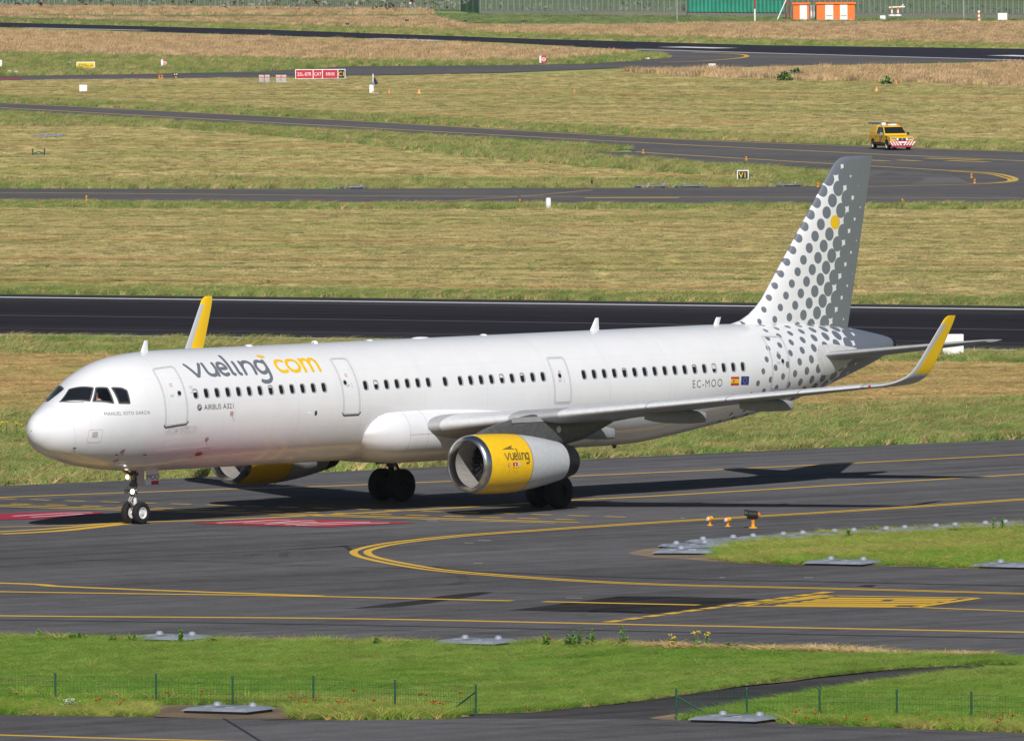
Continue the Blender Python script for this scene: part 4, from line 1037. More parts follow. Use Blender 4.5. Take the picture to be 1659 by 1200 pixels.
# belly fairing
bf = MB(); rings = []
BF = [(14.6, 2.38, 3.88, 1.63), (18, 2.38, 3.88, 1.63), (20, 2.38, 3.80, 1.63), (22, 2.36, 3.62, 1.64), (24, 2.25, 3.45, 1.67), (25.5, 2.0, 3.2, 1.74), (27, 1.5, 2.9, 1.83), (27.8, 1.0, 2.7, 1.90)]
XJ = [(0, 18.5), (60, 18.2), (65, 17.4), (66.9, 16.57), (67.6, 16.08), (69.3, 15.46), (72.7, 15.18), (79, 14.91), (88, 14.77), (99, 14.86), (117, 15.16), (150, 15.83), (180, 16.3)]   # where the fairing leaves the skin
def reach(test):
    lo, hi = 0.0, 4.0
    for _ in range(26):
        mid = (lo + hi) / 2
        if test(mid): lo = mid
        else: hi = mid
    return lo
xs_ = [14.70 + .03 * k for k in range(67)] + [16.7 + .15 * k for k in range(14)] + [18.8 + .5 * k for k in range(18)] + [27.8]
for x in xs_:
    W, T, B = (float(np.interp(x, [q[0] for q in BF], [q[k] for q in BF])) for k in (1, 2, 3))
    zc_, hh = (T + B) / 2, (T - B) / 2; zm, fh, fw = sec(x); ring = []; z0_ = min(2.75, zc_ + .1)
    for i in range(144):
        ph = 2 * math.pi * i / 144; sy, cz = math.sin(ph), math.cos(ph)
        rt = reach(lambda r_: abs(r_ * sy / W) ** 2.7 + abs((z0_ + r_ * cz - zc_) / hh) ** 2.3 < 1)
        if x < 18.6:
            rf = reach(lambda r_: (r_ * sy / fw) ** 2 + ((z0_ + r_ * cz - zm) / fh) ** 2 < 1) - .03
            s_ = max(0.0, min(1.0, (x - float(np.interp(math.degrees(min(ph, 2 * math.pi - ph)), [q[0] for q in XJ], [q[1] for q in XJ]))) / 1.9))
            rt = rf + (rt - rf) * (1 - (1 - s_) ** 2.2) ** .55 if rt > rf else min(rt, rf)
        ring.append((x, -rt * sy, z0_ + rt * cz))
    rings.append(ring)
def refine(rings, n=5):
    out = []
    for i in range(len(rings) - 1):
        p0, p1, p2, p3 = (np.array(rings[max(0, min(len(rings)-1, k))]) for k in (i-1, i, i+1, i+2))
        for k in range(n):
            t = k / n; out.append([tuple(v) for v in .5 * ((2*p1) + (p2-p0)*t + (2*p0-5*p1+4*p2-p3)*t*t + (3*p1-p0-3*p2+p3)*t**3)])
    out.append(rings[-1]); return out
bf.loft(rings)
bfo = bf.build('belly_fairing', M['white_paint'], AIR)
def ring_at(x):
    k = min(range(len(rings)), key=lambda i: abs(rings[i][0][0] - x)); return [Vector(p) for p in rings[k]]
for x in (16.4, 17.3):                                          # panel joints of the fairing
    rg = ring_at(x); j = MB(); vs = []
    for p in rg[24:69]:
        d = Vector((0, p.y, p.z - 2.7)).normalized() * .004
        vs += [p + d - Vector((.008, 0, 0)), p + d + Vector((.008, 0, 0))]
    j.add(vs, [(2*i, 2*i+1, 2*i+3, 2*i+2) for i in range(len(vs)//2 - 1)]); j.build('panel_joint', M['seal'], bfo)
j = MB(); vs = []
for x in np.linspace(16.4, 19.6, 24):
    rg = ring_at(x); p = min((q for q in rg if q.y < 0), key=lambda q: abs(q.z - 2.72)); vs += [Vector((x, p.y - .004, 2.712)), Vector((x, p.y - .004, 2.728))]
j.add(vs, [(2*i, 2*i+1, 2*i+3, 2*i+2) for i in range(len(vs)//2 - 1)]); j.build('panel_joint', M['seal'], bfo)

# wings
def airfoil(c, t, n=20):
    """closed section, leading edge first; (x, z) with chord c and thickness ratio t"""
    up = []; lo = []
    for i in range(n + 1):
        u = (1 - math.cos(math.pi * i / n)) / 2
        yt = 5 * t * (.2969 * math.sqrt(u) - .126 * u - .3516 * u*u + .2843 * u**3 - .1015 * u**4)
        yc = .018 * (1 - (2*u - .9) ** 2) if u < .95 else .018 * (1 - 1.0)
        up.append((u * c, (yc + yt) * c)); lo.append((u * c, (yc - yt) * c))
    return up + lo[-1:0:-1][1:] if False else up + lo[::-1][1:-1]
WING = [  # y, leading edge x, chord, leading edge z, thickness, incidence
 (1.2, 16.60, 7.05, 2.80, .145, 4.6), (2.2, 17.20, 6.45, 2.94, .142, 4.4), (4.0, 18.14, 5.45, 3.13, .130, 3.8), (6.4, 19.38, 4.22, 3.385, .118, 3.0),
 (9.0, 20.73, 3.62, 3.66, .110, 2.2), (12.0, 22.29, 2.72, 3.975, .105, 1.4), (14.5, 23.58, 2.10, 4.24, .104, .6), (16.3, 24.52, 1.66, 4.43, .106, 0)]
def wsec(sg, y, xl, c, zl, t, inc, n=20):
    out = []
    for x, z in airfoil(c, t, n):
        a = R(inc); out.append((xl + x * math.cos(a) + z * math.sin(a), sg * y, zl + z * math.cos(a) - x * math.sin(a)))
    return out
def winterp(y):
    ys = [w[0] for w in WING]; return [y] + [float(np.interp(y, ys, [w[k] for w in WING])) for k in range(1, 6)]
for sg in (-1, 1):
    wg = MB(); wg.loft([wsec(sg, *winterp(y)) for y in [1.2, 1.8, 2.2, 3, 4, 5.2, 6.4, 7.7, 9, 10.5, 12, 13.3, 14.5, 15.4, 16.3]])
    wing = wg.build('wing', M['wing_grey'], AIR); wing['label'] = 'near wing with grey underside' if sg < 0 else 'far wing mostly hidden by the fuselage'
    # slats: polished leading-edge pieces, each standing just proud of the wing
    for (ya, yb) in ((2.75, 4.95), (6.55, 9.35), (9.40, 11.9), (11.95, 14.2), (14.25, 16.2)):
        s = MB(); rr_ = []
        for k in range(5):
            y = ya + (yb - ya) * k / 4; w = winterp(y); full = wsec(sg, *w, n=28); N_ = len(full)
            pts = [full[i] for i in list(range(9, -1, -1)) + [N_ - j_ for j_ in range(1, 4)]]
            lead = Vector(full[0]); rr_.append([tuple(Vector(p) + (Vector(p) - (lead + Vector((w[2]*.2, 0, 0)))).normalized() * .008) for p in pts])
        s.loft(rr_, closed=False); s.build('slat', M['slat'], wing)
    # flap and aileron joints on the underside/upper side
    for ya, yb, fr in ((2.4, 6.3, .74), (6.5, 12.6, .72), (12.8, 15.9, .74)):
        for top in (1, 0):
            q = MB(); vs = []
            for k in range(9):
                y = ya + (yb - ya) * k / 8; sct = wsec(sg, *winterp(y), n=40)
                i = int(round(40 * math.acos(1 - 2 * fr) / math.pi)); p = Vector(sct[i] if top else sct[-i]); dz = .004 if top else -.004
                vs += [p + Vector((-.012, 0, dz)), p + Vector((.012, 0, dz))]
            q.add(vs, [(2*i, 2*i+1, 2*i+3, 2*i+2) for i in range(8)]); q.build('control_surface_joint', M['dark_seal'], wing)
    # flap track fairings
    for y, xa, xb, rad in ((4.55, 21.0, 24.55, .26), (8.7, 21.6, 24.75, .25), (12.0, 22.9, 25.65, .22)):
        w = winterp(y); q = MB(); rs = []
        for t in (0, .06, .18, .35, .55, .75, .9, 1.0):
            x = xa + (xb - xa) * t; prof = {0: .15, .06: .45, .18: .78, .35: 1, .55: 1, .75: .85, .9: .62, 1.0: .34}[t]
            zu = w[3] - (x - w[1]) * math.sin(R(w[5])) - .02
            rs.append([(x, sg * (y + rad * .62 * prof * math.cos(a)), zu - rad * .75 - rad * .25 * t + rad * (.7 + .65 * prof) * .75 * math.sin(a)) for a in [2*math.pi*k/16 for k in range(16)]])
        q.loft(rs); ff = q.build('flap_track_fairing', M['wing_under'], wing)
    # sharklet
    SH = [(16.3, 24.52, 1.66, 4.43, 0), (16.7, 24.80, 1.52, 4.46, 10), (17.0, 25.12, 1.36, 4.54, 25), (17.25, 25.48, 1.16, 4.70, 45), (17.40, 25.80, .98, 4.93, 62), (17.52, 26.08, .90, 5.30, 72), (17.66, 26.47, .77, 5.90, 78), (17.80, 26.86, .63, 6.50, 80), (17.86, 27.04, .53, 6.76, 80), (17.885, 27.22, .36, 6.86, 80)]
    rs = []
    for y, xl, c, zl, cant in SH:
        a = R(cant); ring = []; xl -= (.34 - .20 * max(0, min(1, (zl - 4.9) / 1.9))) * max(0, min(1, (zl - 4.45) / .4)) if sg > 0 else 0
        for x, z in airfoil(c, .10, 16):
            ring.append((xl + x, sg * (y - z * math.sin(a)), zl + z * math.cos(a)))
        rs.append(ring)
    sk = MB(); sk.loft(refine(rs, 4)); so = sk.build('sharklet', M['sharklet'], wing)
    nv = MB(); nv.loft([[(24.75 + .34 * t, sg * (16.25 + .14 * t) , 4.43 + .05 * math.cos(a)) if False else (24.62 + .32 * t, sg * (16.45 + .09 * t) + .05 * math.sin(a) * sg, 4.45 + .045 * math.cos(a)) for a in [2*math.pi*k/8 for k in range(8)]] for t in (0, .5, 1)])
    nv.build('navigation_light', M['red'] if sg < 0 else M['green_post'], so)
    # tail surfaces, one each side
    ht = MB(); rs = []
    for k in range(9):
        t = k / 8; y = .35 + (6.22 - .35) * t; xl = 38.98 + (42.35 - 38.98) * t; c = 3.75 + (1.25 - 3.75) * t; zl = 4.66 + (5.27 - 4.66) * t
        if k == 8: xl += .25; c -= .3
        rs.append([(xl + x, sg * y, zl - z) for x, z in airfoil(c, .10, 18)])
    ht.loft(rs); hto = ht.build('tailplane', M['wing_grey'], AIR)
    q = MB(); vs = []
    for k in range(9):
        t = k / 8; y = .9 + 5.2 * t; tt = (y - .35) / 5.87; xl = 38.98 + 3.37 * tt + (3.75 - 2.5 * tt) * .70; zl = 4.66 + .61 * tt + (3.75 - 2.5 * tt) * .046
        vs += [Vector((xl - .01, sg * y, zl + .006)), Vector((xl + .01, sg * y, zl + .006))]
    q.add(vs, [(2*i, 2*i+1, 2*i+3, 2*i+2) for i in range(8)]); q.build('elevator_joint', M['dark_seal'], hto)
    # unpainted plate the tailplane trims against
    pl = MB(); pp = [(38.95, 4.80), (39.2, 5.10), (40.2, 5.10), (41.6, 4.92), (41.6, 4.62), (40.6, 4.20), (39.9, 4.0), (39.35, 4.02), (39.05, 4.35)]
    bm = bmesh.new(); vv = [bm.verts.new((a, b, 0)) for a, b in pp]; bm.faces.new(vv); bmesh.ops.triangulate(bm, faces=bm.faces)
    ff = lambda x, z, off, sg=sg: (lambda p: Vector((p.x, p.y * -sg, p.z)))(skin_z(x, z, off))
    lay(bm, 'tailplane_plate', M['plate_paint'], hto, ff, .012)

# fin and rudder
def fin_le(z):
    pts = [(5.78, 35.0), (5.93, 35.75), (6.05, 36.32), (6.25, 36.78), (6.5, 37.16), (6.8, 37.50), (9.07, 39.38), (11.35, 41.24), (11.55, 41.42), (11.70, 41.60), (11.79, 41.80), (11.84, 42.05)]
    return float(np.interp(z, [p[0] for p in pts], [p[1] for p in pts]))
fin_h = lambda z: 40.97 + (z - 5.72) * .335
fin_t = lambda z: 42.15 + (z - 5.63) * .227
def half_t(u): return 5 * (.2969 * math.sqrt(u) - .126 * u - .3516 * u*u + .2843 * u**3 - .1015 * u**4)
zs = [5.40, 5.6, 5.78, 5.86, 5.93, 5.99, 6.05, 6.15, 6.25, 6.37, 6.5, 6.65, 6.8, 7.3, 8, 8.8, 9.6, 10.4, 11, 11.35, 11.55, 11.70, 11.79, 11.84]
fn, rd = [], []
for z in zs:
    le = fin_le(max(z, 5.78)); te = fin_t(z); hi = fin_h(z); c = te - max(le, 37.0 + (z - 6.35) * .8 if z < 6.8 else le); thk = .115 - .02 * (z - 5.5) / 6.3
    if z > 11.8: thk *= .55
    uh = max(.05, (hi - (te - c)) / c)
    pts = []
    for k in range(15):
        u = uh * (1 - math.cos(math.pi / 2 * k / 14)); x = le + (hi - le) * (u / uh); pts.append((x, half_t(u) * thk * c))
    fn.append([(x, y, z) for x, y in pts] + [(x, -y, z) for x, y in pts[::-1][:-1]])
    if z >= 5.6:
        pts = []
        for k in range(8):
            u = uh + (1 - uh) * k / 7; pts.append((te - c + u * c + .005, half_t(u) * thk * c * .985))
        rd.append([(x, y, z + (.03 if z == 5.6 else 0)) for x, y in pts] + [(x, -y, z + (.03 if z == 5.6 else 0)) for x, y in pts[::-1]])
b = MB(); b.loft(fn); fino = b.build('tail_fin', M['livery_fin'], AIR)
b = MB(); b.loft(rd); b.build('rudder', M['livery_fin'], fino)
b = MB(); 
for k in range(10):
    pass
# tail cone exhaust
b = MB(); b.lathe([(44.38, .05), (44.40, .20), (44.62, .19), (44.63, .15), (44.45, .12)], (0, 0, 4.985), n=20); b.build('power_unit_exhaust', M['dark_metal'], AIR)

# engines
NAC = [(0.0, .86), (.02, .90), (.06, .945), (.14, .985), (.30, 1.015), (.8, 1.045), (1.5, 1.05), (2.3, 1.02), (2.9, .965), (3.5, .885), (4.1, .785), (4.6, .69), (5.0, .605), (5.28, .54)]
def nac(x): return float(pchip([p[0] for p in NAC], [p[1] for p in NAC], x)), 1.80 - .012 * x
XE, YE = 15.60, 5.75
def nac_ring(x, r=None, n=64):
    rr_, zc_ = nac(x) if r is None else (r, 1.80 - .012 * x)
    return [(XE + x, rr_ * math.sin(t), zc_ + rr_ * math.cos(t)) for t in [2*math.pi*i/n for i in range(n)]]
def shift(rings, yy): return [[(x, y + yy, z) for x, y, z in r_] for r_ in rings]
for sg in (-1, 1):
    eng = empty('engine'); eng.parent = AIR; yy = sg * YE
    eng['label'] = 'near engine with yellow front cowl' if sg < 0 else 'far engine seen under the nose side'
    def part(name, xs, mat):
        b = MB(); b.loft(shift([nac_ring(x) for x in xs], yy), caps=False); return b.build(name, M[mat], eng)
    b = MB(); b.loft(shift([nac_ring(.34, .80)] + [nac_ring(.22, .81), nac_ring(.10, .825), nac_ring(.03, .845), nac_ring(0, .862)] + [nac_ring(x) for x in (.005, .02, .04, .06, .09, .14, .2, .27)], yy), caps=False); b.build('inlet_lip', M['bare_metal'], eng)
    cw = part('fan_cowl', [.27, .5, .8, 1.1, 1.5, 1.9, 2.34], 'yellow_paint')
    part('thrust_reverser_sleeve', [2.36, 2.6, 2.9, 3.2, 3.5, 3.8, 4.1, 4.4, 4.58], 'nacelle_grey')
    part('exhaust_nozzle', [4.59, 4.75, 4.9, 5.0, 5.15, 5.28], 'dark_metal')
    for x in (2.35, 4.585):
        b = MB(); b.loft(shift([nac_ring(x - .012, nac(x)[0] + .002), nac_ring(x + .012, nac(x)[0] + .002)], yy), caps=False); b.build('cowl_joint', M['dark_seal'], eng)
    b = MB(); b.loft(shift([nac_ring(.34, .80), nac_ring(.7, .785), nac_ring(1.25, .80)], yy), caps=False); b.build('inlet_liner', M['liner'], eng)
    b = MB(); b.loft(shift([nac_ring(5.28, .54), nac_ring(5.26, .50), nac_ring(4.6, .52)], yy), caps=False); b.build('nozzle_inside', M['dark_metal'], eng)
    b = MB(); b.lathe([(5.0, .42), (5.3, .26), (5.55, .05)], (XE, yy, 1.735), n=24); b.add(shift([nac_ring(4.6, .52)], yy)[0], [tuple(range(64))]); b.build('exhaust_cone', M['dark_metal'], eng)
    # fan: twenty-two twisted blades, spinner, dark disc behind
    fan = MB()
    for k in range(22):
        a = 2*math.pi*k/22; rs = []
        for t in (0, .5, 1):
            r_ = .24 + .545 * t; tw = R(25 + 35 * t); wd = .075 + .03 * t
            for s_ in (-1, 1):
                rs.append((XE + 1.18 + s_ * wd * math.cos(tw), yy + r_ * math.sin(a) + s_ * wd * math.sin(tw) * math.cos(a), 1.787 + r_ * math.cos(a) - s_ * wd * math.sin(tw) * math.sin(a)))
        fan.add(rs, [(0, 1, 3, 2), (2, 3, 5, 4)], 0, True)
    fo = fan.build('fan', M['fan_blade'], eng)
    b = MB(); b.lathe([(.78, .0), (.80, .05), (.9, .13), (1.05, .20), (1.22, .25)], (XE, yy, 1.787), n=24); b.build('spinner', M['dark_metal'], eng)
    b = MB(); b.add(shift([nac_ring(1.27, .80)], yy)[0], [tuple(range(64))]); b.build('fan_backplate', M['black'], eng)
    # pylon
    b = MB(); rs = []
    for x, z0, z1, w_ in ((16.15, 2.72, 2.86, .03), (16.5, 2.68, 2.97, .09), (17.2, 2.66, 3.14, .16), (18.0, 2.62, 3.29, .20), (18.9, 2.5, 3.42, .22), (19.8, 2.4, 3.42, .22), (20.6, 2.3, 3.36, .20), (21.6, 2.45, 3.27, .15), (22.6, 2.80, 3.19, .09), (23.3, 3.05, 3.15, .03)):
        rs.append([(x, yy + w_ * math.copysign(abs(math.cos(a)) ** .6, math.cos(a)), (z0 + z1) / 2 + (z1 - z0) / 2 * math.copysign(abs(math.sin(a)) ** .6, math.sin(a))) for a in [2*math.pi*k/16 for k in range(16)]])
    b.loft(rs); py = b.build('pylon', M['pylon'], eng)
    for x0_, x1_, zz0, zz1 in ((17.75, 20.3, 3.14, 3.36),):
        b = MB(); b.box(((x0_ + x1_) / 2, yy + sg * .212, 3.26), (x1_ - x0_, .02, .18)); b.build('pylon_panel', M['wing_grey'], py)
    b = MB(); b.lathe([(0, .001), (.002, .11), (.02, .11)], (19.95, yy + sg * .205, 2.86), axis='y', n=18) if False else b.tube((20.15, yy + sg * .19, 2.86), (20.15, yy + sg * .215, 2.86), .115, n=18); b.build('access_cap', M['pale_grey'], py)
    # strake on the inboard cowl
    b = MB(); b.box((XE + 1.6, yy - sg * .80, 2.62), (.9, .03, .18), rot=Matrix.Rotation(sg * R(-45), 3, 'X')); b.build('strake', M['yellow_paint'], eng)
    for k in range(3):
        b = MB(); x = XE + 1.4 + .5 * k; zb = nac(x - XE)[1] - nac(x - XE)[0]; b.tube((x, yy, zb + .02), (x + .03, yy, zb - .05), .018, n=6); b.build('drain_mast', M['dark_metal'], eng)
    # cowl lettering on the outboard face
    def nf(u, v, off, sg=sg, yy=yy):
        rr_, zc_ = nac(u); a = R(81) - v / 1.05; rr_ += off; return Vector((XE + u, yy + sg * rr_ * math.sin(a), zc_ + rr_ * math.cos(a)))
    if sg < 0:
        strokes('cowl_lettering', M['logo_dark'], logo('vueling', [.92, 1.20, 1.405, 1.585, 1.68, 1.79, 1.985], None, .30, .24), .050, nf, cw, off=.004)
        decal('cowl_emblem', M['logo_dark'], [(.86, .38), (1.48, .55), (1.36, .43), (1.58, .38)], cw, nf, .005)
        for x, y, w_, h_, mt in ((1.08, -.18, .10, .10, 'sign_red'), (1.40, -.155, .24, .11, 'sign_red'), (1.60, -.155, .12, .13, 'pale_grey'), (1.40, -.16, .05, .07, 'sign_white'), (1.08, -.18, .05, .05, 'sign_white'), (1.12, -.36, .012, .25, 'sign_red'),
                                 (1.33, -.27, .04, .04, 'logo_dark'), (1.45, -.30, .05, .03, 'logo_dark'), (1.56, -.28, .03, .03, 'logo_dark'), (1.35, -.40, .05, .02, 'logo_dark'), (1.50, -.42, .05, .02, 'logo_dark')):
            decal('cowl_placard', M[mt], rrect2(x, y, w_, h_), cw, nf, .006 if mt != 'sign_white' else .009)

# landing gear
def wheel(parent, c, r, w, rimr, sgn, rimmat='rim'):
    b = MB(); h = w / 2
    prof = [(-h*.80, rimr), (-h*.98, rimr + .04), (-h, r*.80), (-h*.86, r*.93), (-h*.62, r*.985), (-h*.45, r), (-h*.16, r), (-h*.13, r*.985), (h*.13, r*.985), (h*.16, r), (h*.45, r), (h*.62, r*.985), (h*.86, r*.93), (h, r*.80), (h*.98, rimr + .04), (h*.80, rimr)]
    b.lathe(prof, c, 'y', 40); b.build('tyre', M['black'], parent)
    b = MB(); s = sgn
    b.lathe([(-h*.6*s, .02), (h*.40*s, .03), (h*.40*s, rimr*.30), (h*.62*s, rimr*.34), (h*.60*s, rimr*.55), (h*.30*s, rimr*.66), (h*.34*s, rimr*.86), (h*.84*s, rimr*.93), (h*.84*s, rimr*1.03), (-h*.8*s, rimr*1.0), (-h*.6*s, .02)], c, 'y', 28)
    for k in range(8):
        a = 2*math.pi*k/8; b.tube((c[0] + rimr*.45*math.sin(a), c[1] + h*.58*s, c[2] + rimr*.45*math.cos(a)), (c[0] + rimr*.45*math.sin(a), c[1] + h*.70*s, c[2] + rimr*.45*math.cos(a)), rimr*.07, n=6)
    b.build('rim', M[rimmat], parent)
ng_ = empty('nose_gear'); ng_.parent = AIR
for y in (-.26, .26): wheel(ng_, (5.07, y, .383), .383, .225, .19, -1 if y < 0 else 1)
b = MB(); b.tube((5.07, -.36, .383), (5.07, .36, .383), .05); b.tube((5.07, 0, .33), (5.02, 0, 1.15), .065); b.build('axle', M['rim'], ng_)
b = MB(); b.tube((5.02, 0, .95), (4.98, 0, 2.0), .105); b.tube((4.98, 0, 1.65), (4.2, 0, 2.0), .05); b.tube((4.98, -.14, 1.35), (4.98, .14, 1.35), .075); b.tube((4.97, -.2, 1.72), (4.97, .2, 1.72), .06); b.build('strut', M['gear_dark'], ng_)
b = MB(); 
for y in (-.07, .07): b.tube((5.06, y, .50), (4.78, y*.6, .80), .025, n=6); b.tube((4.78, y*.6, .80), (4.97, y, 1.08), .025, n=6)
b.build('torque_link', M['gear'], ng_)
b = MB(); b.tube((4.90, -.22, 1.18), (4.90, .22, 1.18), .03); b.tube((4.86, -.24, 1.26), (4.86, .24, 1.26), .022); b.build('steering_cylinder', M['gear'], ng_)
for y, z, mt in ((-.13, 1.13, 'lamp_white'), (.17, 1.13, 'dome'), (.10, 1.62, 'lamp_warm'), (-.16, 1.62, 'dome')):
    b = MB(); d_ = Vector((-1, 0, 0)); p = Vector((4.86, y, z)); b.tube(p, p + d_ * .09, .055, .085, n=14, caps=False); b.build('lamp_housing', M['gear_dark'], ng_)
    b = MB(); c = p + d_ * .075; b.loft([[(c.x - .04 * math.sin(a), c.y + .085 * math.cos(a) * math.cos(t), c.z + .085 * math.cos(a) * math.sin(t)) for t in [2*math.pi*k/14 for k in range(14)]] for a in (0, .5, 1.0, 1.5)]); b.build('landing_light', M[mt], ng_)
for y in (-.34, .34):
    b = MB(); b.box((5.55, y, 1.60), (.62, .025, .52)); dd = b.build('gear_door', M['white_paint'], ng_, bevel=.01)
def door_f(u, v, off): return Vector((5.27 + u, -.354 - off, 1.52 + v))
lay(text_bm('MOO', .27, 'LEFT', .95, 1.0), 'door_lettering', M['dark_print'], ng_, door_f, .004)
decal('door_flash', M['sign_red'], rrect2(.40, -.11, .36, .13), ng_, door_f, .005)
for sg in (-1, 1):
    mg = empty('main_gear'); mg.parent = AIR; y0 = sg * 3.795
    for dy in (-.4635, .4635): wheel(mg, (21.98, y0 + dy, .584), .584, .43, .27, -1 if dy < 0 else 1, 'rim_shaded')
    b = MB(); b.tube((21.98, y0 - .6, .584), (21.98, y0 + .6, .584), .09); b.tube((21.98, y0, .52), (21.95, y0, 1.4), .11); b.build('axle', M['rim_shaded'], mg)
    b = MB(); b.tube((21.95, y0, 1.25), (21.75, y0 - sg * .15, 3.0), .17); b.tube((21.9, y0, 1.9), (21.8, y0 - sg * 1.4, 2.45), .07); b.build('strut', M['gear_dark'], mg)
    b = MB(); 
    for dy in (-.1, .1): b.tube((22.08, y0 + dy, .75), (22.42, y0, 1.05), .035, n=6); b.tube((22.42, y0, 1.05), (22.05, y0 + dy, 1.45), .035, n=6)
    b.build('torque_link', M['gear'], mg)
    b = MB(); b.box((21.9, y0 + sg * .30, 2.0), (1.0, .04, 1.35), rot=Matrix.Rotation(sg * R(-6), 3, 'X')); b.build('gear_door', M['wing_under'], mg, bevel=.01)

# the pilot, behind the side window
pil = empty('person', tuple(AIR.matrix_world.translation), 0.823638); tag(pil, 'pilot in a white shirt seated behind the flight-deck side window', 'person')
def skin_body(name, verts, edges, rad, mat, parent):
    me = bpy.data.meshes.new(name); me.from_pydata(verts, edges, []); o = bpy.data.objects.new(name, me); COL.objects.link(o); o.parent = parent
    md = o.modifiers.new('skin', 'SKIN'); md.use_smooth_shade = True
    for i, r_ in enumerate(rad): me.skin_vertices[0].data[i].radius = (r_, r_ * .85)
    me.skin_vertices[0].data[0].use_root = True
    o.modifiers.new('sub', 'SUBSURF').levels = 1; o.modifiers['sub'].render_levels = 1
    me.materials.append(mat); return o
B = Vector((2.40, -.78, 4.10))
V_ = [(0, 0, -.10), (0, 0, .10), (-.02, 0, .28), (-.02, 0, .37), (-.03, 0, .46), (-.045, 0, .56), (0, -.19, .26), (-.12, -.22, .06), (-.32, -.16, .06), (0, .19, .26), (-.12, .22, .06), (-.32, .16, .06)]
skin_body('body', [tuple(Vector(v) + B) for v in V_], [(0, 1), (1, 2), (2, 3), (3, 4), (4, 5), (2, 6), (6, 7), (7, 8), (2, 9), (9, 10), (10, 11)], [.15, .17, .11, .058, .095, .075, .065, .05, .04, .065, .05, .04], M['skin'], pil)
sh = skin_body('shirt', [tuple(Vector(v) + B) for v in [(0, 0, -.11), (0, 0, .10), (-.01, 0, .27), (0, -.19, .26), (-.11, -.21, .08), (0, .19, .26), (-.11, .21, .08)]], [(0, 1), (1, 2), (2, 3), (3, 4), (2, 5), (5, 6)], [.165, .185, .12, .078, .062, .078, .062], M['shirt'], pil)
b = MB(); hc = B + Vector((-.02, 0, .545)); b.loft([[(hc.x + .015 + .108 * math.cos(a) * math.cos(t), hc.y + .098 * math.cos(a) * math.sin(t), hc.z + .10 * math.sin(a)) for t in [2*math.pi*k/14 for k in range(14)]] for a in (.05, .5, .9, 1.25, 1.5)]); b.build('hair', M['hair'], pil)
for y in (-.035, .035):
    b = MB(); b.lathe([(-.012, .002), (-.006, .012), (.006, .012), (.012, .002)], (hc.x - .118, hc.y + y, hc.z - .045), 'x', 8); b.build('eye', M['black'], pil)
b = MB(); b.loft([[(hc.x - .11 - d_, hc.y + s_ * w_, hc.z + zz) for s_, zz in ((-1, -.09), (1, -.09), (1, -.05), (-1, -.05))] for d_, w_ in ((0, .018), (.025, .010))]); b.build('nose', M['skin'], pil)

# __OBJECTS__
# ------------------------------------------------------------------ things standing on the airfield
def thing(name, label, cat, px, py, group=None, rz=0.0):
    o = empty(name, G(px, py), rz); return tag(o, label, cat, group)
def world_text(name, body, size, mat, parent, loc, sx=1.0, align='CENTER', rz=0.0, fit=None):
    """flat lettering standing upright, facing -Y"""
    bm = text_bm(body, size, align, sx)
    w_ = max(v.co.x for v in bm.verts) - min(v.co.x for v in bm.verts)
    if fit and w_ > fit:
        for v in bm.verts: v.co.x *= fit / w_
    c, s = math.cos(rz), math.sin(rz)
    for v in bm.verts: x, y = v.co.x, v.co.y; v.co = Vector((loc[0] + x * c, loc[1] + x * s, loc[2] + y))
    me = bpy.data.meshes.new(name); bm.to_mesh(me); bm.free(); me.materials.append(mat)
    o = bpy.data.objects.new(name, me); COL.objects.link(o); o.parent = parent; return o

# raised steel light platforms along the pavement edges
def light_platform(px, py, ang, label, L=2.05, D=1.7, domes=(-.55, .55), group='steel light platforms beside the pavements', grips=True):
    t = thing('light_platform', label, 'light platform', px, py, group, ang)
    b = MB(); b.box((0, 0, .03), (L * .93, D * .9, .08)); b.build('base', M['dark_seal'], t)
    h0, h1 = .07, .155
    b = MB(); a = [(-L/2, -D/2, h0), (L/2, -D/2, h0), (L/2, D/2, h0), (-L/2, D/2, h0)]; c = [(-L/2 + .16, -D/2 + .18, h1), (L/2 - .16, -D/2 + .18, h1), (L/2 - .16, D/2 - .15, h1), (-L/2 + .16, D/2 - .15, h1)]
    b.add(a + c, [(0, 1, 5, 4), (1, 2, 6, 5), (2, 3, 7, 6), (3, 0, 4, 7), (4, 5, 6, 7), (3, 2, 1, 0)]); b.build('cover', M['plate'], t, bevel=.012)
    b = MB(); b.box((0, .02, h1 + .004), (.02, D * .78, .01)); b.build('joint', M['dark_seal'], t)
    for x in domes:
        b = MB(); b.lathe([(h1 - .01, .125), (h1 + .03, .12), (h1 + .075, .09), (h1 + .10, .06), (h1 + .105, .001)], (x, D * .22, 0), 'z', 18); b.build('lamp', M['dome'], t)
    if grips:
        for x in (-.38, .28):
            b = MB(); b.box((x, -D * .22, h1 + .012), (.26, .16, .02)); b.build('grip', M['steel'], t)
    return t
HA = RWY_ANG
light_platform(370, 1153, HA, 'grey steel light platform in the gravel beside the left wire fence')
light_platform(1191, 1168, HA, 'grey steel light platform in front of the fence by the broken track')
light_platform(771, 1043.5, HA, 'grey light platform on the far edge of the front meadow, beside tall weeds')
light_platform(275, 1037, HA, 'light platform half hidden by weeds at the meadow edge, below the nose wheel')
pl = [(1177, 880), (1258, 875), (1339, 870.2), (1422, 866), (1504, 861.5), (1585, 857), (1666, 852.2)]
names = ['first', 'second', 'third', 'fourth', 'fifth', 'sixth', 'last']
for i, (x, y) in enumerate(pl):
    a = pl[max(0, i - 1)]; c = pl[min(len(pl) - 1, i + 1)]; d = G(*c) - G(*a)
    light_platform(x, y, math.atan2(d.y, d.x), '%s light platform from the tip along the upper edge of the grass island' % names[i], L=2.3, domes=(-.75, .75))
